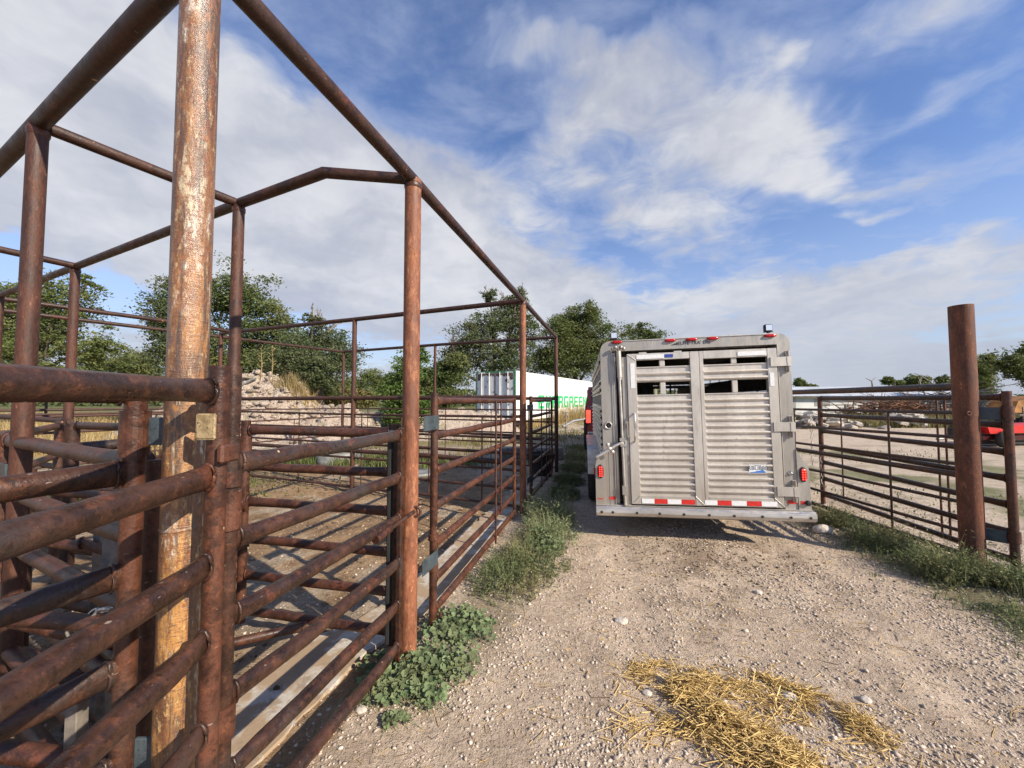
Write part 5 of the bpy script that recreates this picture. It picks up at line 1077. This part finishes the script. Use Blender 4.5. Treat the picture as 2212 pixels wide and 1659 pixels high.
# mixed dry and green growth behind the pens
N = 15000; y = 8.9 + 14 * rg.random(N) ** 1.3; x = -5.6 - .1 * y + rg.random(N) * 9; k_ = fbm(x * .9 + 2, y * .9, 4) > .55; P = onz(x[k_], y[k_]); blades('scrub_grass', P, .08 + .22 * rg.random(len(P)), M['olive'], .5, .010, kind='stuff')
N = 6500; x = -3.9 + rg.normal(0, 1.5, N); y = 9.35 + rg.normal(0, .42, N); k_ = (y > 8.7) & (fbm(x * 2, y * 2, 3) > .42); P = onz(x[k_], y[k_]); blades('green_pen_weeds', P, .08 + .20 * rg.random(len(P)), M['elm'], .6, .012, kind='stuff')
N = 5200; x = -7.2 + rg.normal(0, 1.3, N); y = 6.9 + rg.normal(0, .7, N); P = onz(x, y); blades('green_weeds_in_pen', P, .04 + .09 * rg.random(N), M['elm'], .6, .012, kind='stuff')
# tall weeds at the foot of the cargo box
N = 2400; s_ = rg.random(N) * 15.5; x = .15 + .464 * s_ + .886 * (.25 + .5 * rg.random(N)); y = 20.6 + .886 * s_ - .464 * (.25 + .5 * rg.random(N)); k_ = fbm(s_ * 1.3, s_ * 0, 3) > .36; blades('tall_dry_weeds', onz(x[k_], y[k_]), (.35 + 1.05 * rg.random(k_.sum()) ** 1.4) * (.5 + .7 * ss(s_[k_], 2, 6)), M['drygrass'], .35, .014, kind='stuff')
N = 8000; y = 15 + 14 * rg.random(N); x = .02 * y + rg.random(N) * 5.5; k_ = fbm(x * .8, y * .4, 3) > .46; P = onz(x[k_], y[k_]); blades('lane_grass', P, .05 + .14 * rg.random(len(P)), M['olive'], .6, .012, kind='stuff')
# shaded weeds between the last post and the trailer
def clump(name, label, cx, cy, sx, sy, n, h, m, lean=.6, w_=.006, cat='weeds', group=None, lf=0, lsz=.02, ht=None):
    x = cx + rg.normal(0, 1, n) * sx; y = cy + rg.normal(0, 1, n) * sy; k = np.hypot((x - cx) / sx, (y - cy) / sy) < 2.0; x, y = x[k], y[k]; P = onz(x, y)
    t = thing(name, label, cat, (cx, cy, 0), group); hs = h * (.35 + .9 * rg.random(len(P))) * np.exp(-.25 * (((x - cx) / sx) ** 2 + ((y - cy) / sy) ** 2)); az = np.arctan2(y - cy, x - cx) + rg.normal(0, .7, len(P))
    blades('stems', P, hs, M[m], lean, w_, parent=t, azim=az)
    if lf:
        i = rg.integers(0, len(P), lf); tt = .25 + .75 * rg.random(lf); d = np.stack([np.cos(az[i]), np.sin(az[i]), 0 * az[i]], -1)
        Q_ = P[i] + d * (hs[i] * lean * .5 * tt * tt)[:, None] + np.array([0, 0, 1.]) * (hs[i] * tt * .92)[:, None] + rg.normal(0, .010, (lf, 3)); cards('leaves', Q_, lsz * (.6 + .8 * rg.random(lf)), M[m], .30, -.25, parent=t)
    return t
WG = 'weed clumps along the alley fence'
clump('weed_clump', 'tall feathery green weed at the foot of the second alley post', .46, 4.95, .17, .24, 480, .46, 'weed', .75, .0032, group=WG, lf=4200, lsz=.028)
clump('weed_clump', 'feathery weed drooping over the gravel in front of the tall one', .42, 4.35, .17, .20, 360, .32, 'weed', .9, .0032, group=WG, lf=3200, lsz=.026)
clump('weed_clump', 'wide leafy weed clump halfway along the seven rail gate', .16, 3.72, .20, .24, 420, .22, 'grass', .9, .004, group=WG, lf=4200, lsz=.024)
clump('weed_clump', 'low green weed clump under the near end of the seven rail gate', -.02, 3.32, .20, .20, 380, .18, 'grass', .9, .004, group=WG, lf=2600, lsz=.024)
for i, (x_, y_, s_, h_) in enumerate([(.84, 6.3, .13, .18), (1.08, 7.4, .15, .18), (1.40, 8.7, .18, .20), (1.75, 10.2, .28, .24), (2.1, 12.0, .35, .2)]):
    clump('weed_clump', ['dark weeds in the trailer shade, first clump past the feathery weed', 'shaded weeds beside the last seven rail gate', 'shaded weeds by the foot of the last alley post', 'weeds just beyond the last alley post', 'farthest weed clump left of the truck'][i], x_, y_, s_, s_ * 1.6, 520, h_, 'grass', .8, .005, group=WG, lf=2600, lsz=.04)
# mallow: round scalloped leaves on short stalks
def mallow(name, label, spots, n, h):
    t = thing(name, label, 'weeds', (spots[0][0], spots[0][1], 0), 'mallow weeds by the gate post'); P = []
    for (cx, cy, sx, sy, k) in spots:
        m_ = int(n * k); a = rg.normal(0, 1, (m_ * 2, 2)); a = a[np.hypot(a[:, 0], a[:, 1]) < 1.75][:m_]; x = cx + a[:, 0] * sx; y = cy + a[:, 1] * sy; hh = h * (.25 + .75 * rg.random(len(x))) * np.exp(-.22 * (a ** 2).sum(1)); P.append(np.stack([x, y, ground_z(x[None], y[None])[0] + .008 + hh], -1))
    P = np.concatenate(P); n = len(P); r = .0095 + .0105 * rg.random(n); nz = np.stack([rg.normal(0, .38, n), rg.normal(-.22, .38, n), np.ones(n)], -1); nz /= np.linalg.norm(nz, axis=1)[:, None]
    u = np.cross(nz, rg.normal(0, 1, (n, 3))); u /= np.linalg.norm(u, axis=1)[:, None]; v = np.cross(nz, u); V = [P]; K = 14
    for q in range(K):
        th = .35 + (2 * math.pi - .7) * q / (K - 1); rr2 = 1 + .13 * math.cos(th * 6); dip = -.22 + .10 * math.cos(th * 6)
        V.append(P + (u * math.cos(th) + v * math.sin(th)) * (r * rr2)[:, None] - nz * (r * dip)[:, None])
    V = np.stack(V, 1).reshape(-1, 3); b0 = (np.arange(n) * (K + 1)); Fa = np.concatenate([np.stack([b0, b0 + q, b0 + q + 1], -1) for q in range(1, K)], 0)
    npmesh('leaves', V, Fa, M['mallow'], False, 3, parent=t)
    root = P.copy(); root[:, :2] += rg.normal(0, .03, (n, 2)); root[:, 2] = ground_z(root[None, :, 0], root[None, :, 1])[0]
    d = P - root; L = np.linalg.norm(d, axis=1); th = np.arctan2(d[:, 1], d[:, 0]); ti = np.arcsin(np.clip(d[:, 2] / L, -1, 1)); so = stalks('stems', (P + root) / 2, L, th, ti, np.full(n, .0012), M['mallow']); so.parent = t; so.location = WP[so] - WP[t]
    return t
mallow('mallow_weed', 'round leaved mallow weeds spreading around the foot of the orange post', [(-.52, 2.20, .13, .12, .40), (-.68, 2.08, .10, .07, .2), (-.34, 2.24, .10, .10, .22), (-.76, 2.26, .07, .05, .08), (-.43, 2.02, .07, .04, .09)], 640, .10)
mallow('mallow_weed', 'mallow weeds right of the gate stile between post and lane', [(-.38, 2.68, .13, .13, .5), (-.25, 2.60, .09, .12, .3), (-.46, 2.50, .08, .08, .2)], 380, .10)
mallow('mallow_weed', 'small separate mallow sprig in front of the main patch', [(-.54, 1.90, .05, .025, 1)], 34, .04)
mallow('mallow_weed', 'mallow leaves at the foot of the feathery weeds', [(.38, 4.02, .10, .12, .6), (.30, 4.3, .1, .1, .4)], 330, .14)
# green verge along the right fence
N = 10500; y = 2.2 + 7.5 * rg.random(N) ** 1.1; off = rg.normal(0, .23, N); x = xr(y) - .28 + off - .25 * ss(y, 3.2, 2.2); k_ = (fbm(x * 3, y * 3, 3) > .47); x, y = x[k_], y[k_]; P = onz(x, y); hs = (.03 + .16 * rg.random(len(P)) ** 1.5) * np.exp(-1.2 * np.abs(x - (xr(y) - .28)))
blades('verge_grass', P, hs, M['grass'], .9, .0042, kind='stuff')
N = 21000; i = rg.integers(0, len(P), N); tt = rg.random(N); Q_ = P[i] + rg.normal(0, .028, (N, 3)) * np.array([1, 1, .4]) + np.array([0, 0, 1.]) * (hs[i] * tt * .85)[:, None]; Q_ = Q_[Q_[:, 2] > .0]; cards('verge_leaves', Q_, .014 + .018 * rg.random(len(Q_)), M['grass'], .28, -.2, kind='stuff')
VG = 'feathery weeds in the right verge'
for i, (x_, y_, s_, h_) in enumerate([(3.75, 3.35, .13, .34), (4.05, 3.15, .12, .24), (3.85, 4.1, .14, .26), (3.9, 4.75, .13, .24), (4.15, 2.85, .12, .26), (4.4, 3.15, .12, .26)]):
    clump('weed_clump', ['feathery weed leaning over the gravel left of the big round post', 'feathery weed at the foot of the big round post', 'low weed under the right fence, between post and trailer', 'low weed nearest to the trailer bumper in the right verge', 'weed at the right edge of the picture in the verge', 'weed below the hinge stile of the right hand gate'][i], x_, y_, s_, s_, 330, h_, 'grass', .9, .0035, group=VG, lf=2800, lsz=.026)

# ------------------------------------------------------------ small things in the pens
t = thing('stock_tank', 'round grey stock tank in the green weeds behind the pens', 'water tank', (-4.33, 9.7, 0)); mb = MB()
mb.lathe((-4.33, 9.7, 0), [(.50, -.02), (.53, .0), (.535, .10), (.52, .11), (.54, .20), (.525, .21), (.545, .31), (.56, .33), (.56, .35), (.535, .35), (.52, .30), (.50, .02)], 36); mb.build('tank', M['grey_plastic'], t)
MB().lathe((-4.33, 9.7, .24), [(.01, 0), (.52, 0), (.52, .01)], 30).build('water', M['truck_glass'], t)
MB().bev(-3.86, -3.70, 9.5, 9.65, -.02, .30, .01).build('float_box', M['galv'], t)
tag(MB().lathe((-1.95, 8.0, 0), [(.05, .03), (.28, .04), (.34, .08), (.33, .02), (.30, .0)], 26).build('pan', M['grey_plastic']), 'flat grey feed pan on the pen dirt by the far fence row', 'pan')
t = thing('tub', 'black plastic tub behind the last alley gate', 'tub', (.62, 8.0, 0)); MB().lathe((.62, 8.0, 0), [(.20, 0), (.26, .42), (.28, .44), (.28, .46), (.25, .46), (.19, .03)], 24).build('shell', M['black'], t)
tag(MB().bev(-.35, 1.35, 10.1, 10.5, 0, .30, .03).build('trough', M['dirty_galv']), 'long low feed trough in the shade past the pens', 'trough')

# ------------------------------------------------------------ right hand background: shed, piles, machines
t = thing('metal_shed', 'long low white shed with a pale metal roof across the yard', 'shed', (38, 44, 0)); SM = Matrix.Translation((21.0, 42.5, 0)) @ Matrix.Rotation(R(-2.5), 4, 'Z')
MB(SM).bx(0, 32, 0, 8, -.1, 2.05).build('wall', M['shed_white'], t)
mb = MB(SM); mb.add([(-.4, -.5, 2.0), (32.4, -.5, 2.0), (32.4, 4, 3.15), (-.4, 4, 3.15), (-.4, 8.5, 2.0), (32.4, 8.5, 2.0)], [(0, 1, 2, 3), (3, 2, 5, 4)]); mb.add([(-.4, -.5, 1.93), (32.4, -.5, 1.93), (32.4, 4, 3.08), (-.4, 4, 3.08), (-.4, 8.5, 1.93), (32.4, 8.5, 1.93)], [(3, 2, 1, 0), (4, 5, 2, 3)]); rf_ = mb.build('roof', M['metalroof'], t)
mb = MB(SM)
for k in range(54): mb.bx(-.35 + k * .61, -.31 + k * .61, -.52, -.49, 1.93, 2.03)
mb.bx(-.4, 32.4, -.53, -.50, 1.86, 1.95); mb.build('eave_trim', M['dkgreen'] if False else M['dirty_galv'], rf_)
for x_ in (5, 12, 20, 27): MB(SM).bx(x_, x_ + 1.6, -.03, .02, .9, 1.7).build('window', M['galv'], t)
MB(SM).bx(8.5, 10, -.03, .02, -.05, 1.95).build('door', M['galv'], t)
t = thing('pipe_pen', 'small dark pipe pen panel in front of the white shed', 'fence', (24, 30, 0))
for (a, b_) in [((22.3, 28, 1.2), (28.0, 28, 1.2)), ((22.3, 28, .75), (28, 28, .75)), ((22.3, 28, .35), (28, 28, .35))]: MB().tube(a, b_, .035, n=8).build('rail', M['rail_far'], t)
for x_ in (22.3, 24.2, 26.3, 28.0): MB().tube((x_, 28, -.05), (x_, 28, 1.25), .045, n=8).build('post', M['rail_far'], t)
def slabs(label, cx, cy, n, sx, sy, h, name='rubble_pile'):
    tt_ = thing(name, label, 'rubble', (cx, cy, 0))
    for i in range(n):
        mb = MB(); x = cx + rnd.gauss(0, sx); y = cy + rnd.gauss(0, sy); k = math.exp(-((x - cx) / sx / 1.6) ** 2); w_, d_, t_2 = rnd.uniform(.25, .8), rnd.uniform(.2, .6), rnd.uniform(.07, .16)
        rot = Matrix.Rotation(rnd.uniform(-.5, .5), 3, 'X') @ Matrix.Rotation(rnd.uniform(-.5, .5), 3, 'Y') @ Matrix.Rotation(rnd.uniform(0, 3), 3, 'Z'); P_ = [(-w_ / 2, -d_ / 2), (w_ * .3, -d_ / 2), (w_ / 2, -d_ * .1), (w_ * .35, d_ / 2), (-w_ * .3, d_ * .4)]
        z = rnd.uniform(.02, h) * k + .05; L_2 = [[rot @ V3(a, b_, q) + V3(x, y, z) for a, b_ in P_] for q in (-t_2 / 2, t_2 / 2)]; mb.loft(L_2, False); mb.build('slab', M['concrete_block'], tt_)
    return tt_
slabs('broken concrete slabs piled at the yard edge, just right of the trailer', 16.6, 21.5, 75, 1.6, .5, .75)
slabs('smaller pile of broken pale slabs in the middle of the yard edge', 23.0, 22.4, 60, 1.0, .5, .8)
def brush(label, cx, cy, sx, sy, h, n, m, L0, L1, name='brush_pile'):
    mb = MB()
    for i in range(n):
        x = cx + rnd.uniform(-1, 1) * sx; y = cy + rnd.uniform(-1, 1) * sy; k = max(0, 1 - ((x - cx) / sx) ** 2); z = rnd.uniform(.05, 1) * h * k ** .6; a = rnd.uniform(0, 6.28); el = rnd.gauss(.08, .28); L = rnd.uniform(L0, L1); d = V3(math.cos(a) * math.cos(el), math.sin(a) * math.cos(el), math.sin(el)); p = V3(x, y, z + .1)
        q = p + d * L * .5 + V3(0, 0, rnd.uniform(-.1, .15)); e = p + d * L; e.z = max(.03, e.z); q.z = max(.05, q.z); r = rnd.uniform(.015, .05); mb.path([p, q, e], [r, r * .7, r * .25], 5)
        for j in range(3): s = q.lerp(e, rnd.random()); dd = (d + V3(rnd.uniform(-1, 1), rnd.uniform(-1, 1), rnd.uniform(-.4, .7))).normalized(); mb.path([s, s + dd * L * .25], [r * .4, r * .15], 4)
    return tag(mb.build(name, M[m]), label, 'brush pile')
brush('brown brush pile of dry branches in front of the shed', 27.5, 28, 2.6, 1.4, 1.5, 520, 'branch_brown', .6, 1.8)
brush('grey tangle of dead limbs heaped beside the brown brush', 32.5, 29, 4.0, 1.8, 1.9, 560, 'wood', .9, 2.8)
mb = MB(); p = at(2028, 838, 29); q = at(1990, 812, 29); mb.path([(p.x + .5, 29, .4), p, q, at(1975, 806, 29)], [.10, .07, .04, .02], 6); tag(mb.build('dead_limb', M['wood']), 'long bare limb curving up out of the grey brush', 'branch')
N = 15000; y = 21.5 + 9 * rg.random(N) ** 1.2; x = .60 * y + 1 + rg.random(N) * y * .85; k_ = (fbm(x * .5, y * .5, 3) > .36); P = onz(x[k_], y[k_]); blades('yard_edge_scrub', P, .25 + .55 * rg.random(len(P)), M['olive'], .5, .022, kind='stuff')
N = 5000; y = 5 + 16 * rg.random(N); x = xr(y) + .6 + rg.random(N) * y * .9; k_ = (fbm(x * .22, y * .6, 3) > .60); P = onz(x[k_], y[k_]); blades('yard_grass_patches', P, .02 + .05 * rg.random(len(P)), M['grass'], .9, .010, kind='stuff')
# red implement
t = thing('farm_implement', 'low red farm machine parked in the yard behind the right hand gate', 'farm machine', (16.3, 12.9, 0)); IM = Matrix.Translation((15.3, 12.7, 0)) @ Matrix.Rotation(R(4), 4, 'Z')
mb = MB(IM); mb.prism([(.45, .44), (3.6, .50), (3.6, .76), (.38, .70)], 0, .9, 'XZ'); mb.build('hood', M['red_paint'], t, label='flat bright red cover')
MB(IM).bev(.3, 3.6, .1, .8, .20, .40, .03).build('frame', M['truck'], t); MB(IM).bx(.15, 3.4, .2, .7, .08, .19).build('skid', M['black'], t)
MB(IM).path([(-.25, .3, .76), (-.05, .25, .72), (.08, .2, .55), (.2, .2, .42)], .05, 8).build('hose', M['galv'], t); MB(IM).bev(-.25, .25, .05, .7, .2, .6, .05).build('gearbox', M['black'], t)
MB(IM).tube((-.3, .3, .30), (-1.2, .2, .26), .045, n=8).build('drawbar', M['galv'], t)
for x_ in (.9, 2.8): MB(IM).lathe((x_, -.05, .26), [(.1, -.08), (.26, -.08), (.27, 0), (.26, .08), (.1, .08)], 20, 'Y').build('wheel', M['tyre'], t)
t = thing('old_machine', 'ochre rusted old machine standing at the right edge beyond the yard', 'farm machine', (27.0, 20.2, 0)); OM = Matrix.Translation((26.0, 20, 0))
mb = MB(OM); mb.prism([(0, .9), (.3, 1.5), (1.2, 1.75), (3.2, 1.8), (3.2, 1.2), (1.0, 1.2), (.6, .9)], 0, 1.2, 'XZ'); mb.build('hopper', M['ochre'], t)
mb = MB(OM)
for k in range(6): mb.bx(.5 + k * .35, .58 + k * .35, -.03, .03, .45, 1.2)
mb.bx(.3, 3, -.03, .03, .75, .82); mb.build('tines', M['dirty_galv'], t); MB(OM).bev(.2, 3.2, .2, 1., .25, .6, .05).build('frame', M['black'], t)
for x_ in (.8, 2.7): MB(OM).lathe((x_, .1, .36), [(.1, -.1), (.36, -.1), (.38, 0), (.36, .1), (.1, .1)], 20, 'Y').build('wheel', M['tyre'], t)
# white trailer tongue in front of the cargo box
t = thing('utility_trailer', 'pale low trailer tongue and jack in front of the cargo box', 'trailer', (3.2, 19.6, 0))
MB().path([(2.35, 17.9, .32), (2.9, 18.4, .55), (3.6, 19.0, .62), (5.0, 19.6, .66)], .06, 8).build('tongue', M['galv'], t); MB().tube((2.5, 18.0, .02), (2.5, 18.0, .95), .035, n=8).build('jack', M['dirty_galv'], t); MB().bx(2.35, 2.75, 17.97, 18.03, .93, .98).build('crank', M['dirty_galv'], t); MB().bx(4.6, 6.6, 19.3, 20.6, .5, .66).build('bed', M['galv'], t)
for y_ in (19.2, 20.7): MB().lathe((5.6, y_, .33), [(.1, -.08), (.32, -.08), (.33, 0), (.32, .08), (.1, .08)], 18, 'Y').build('wheel', M['tyre'], t)
print('OBJECTS', len(bpy.data.objects), 'tris', sum(len(o.data.polygons) for o in bpy.data.objects if o.type == 'MESH'))
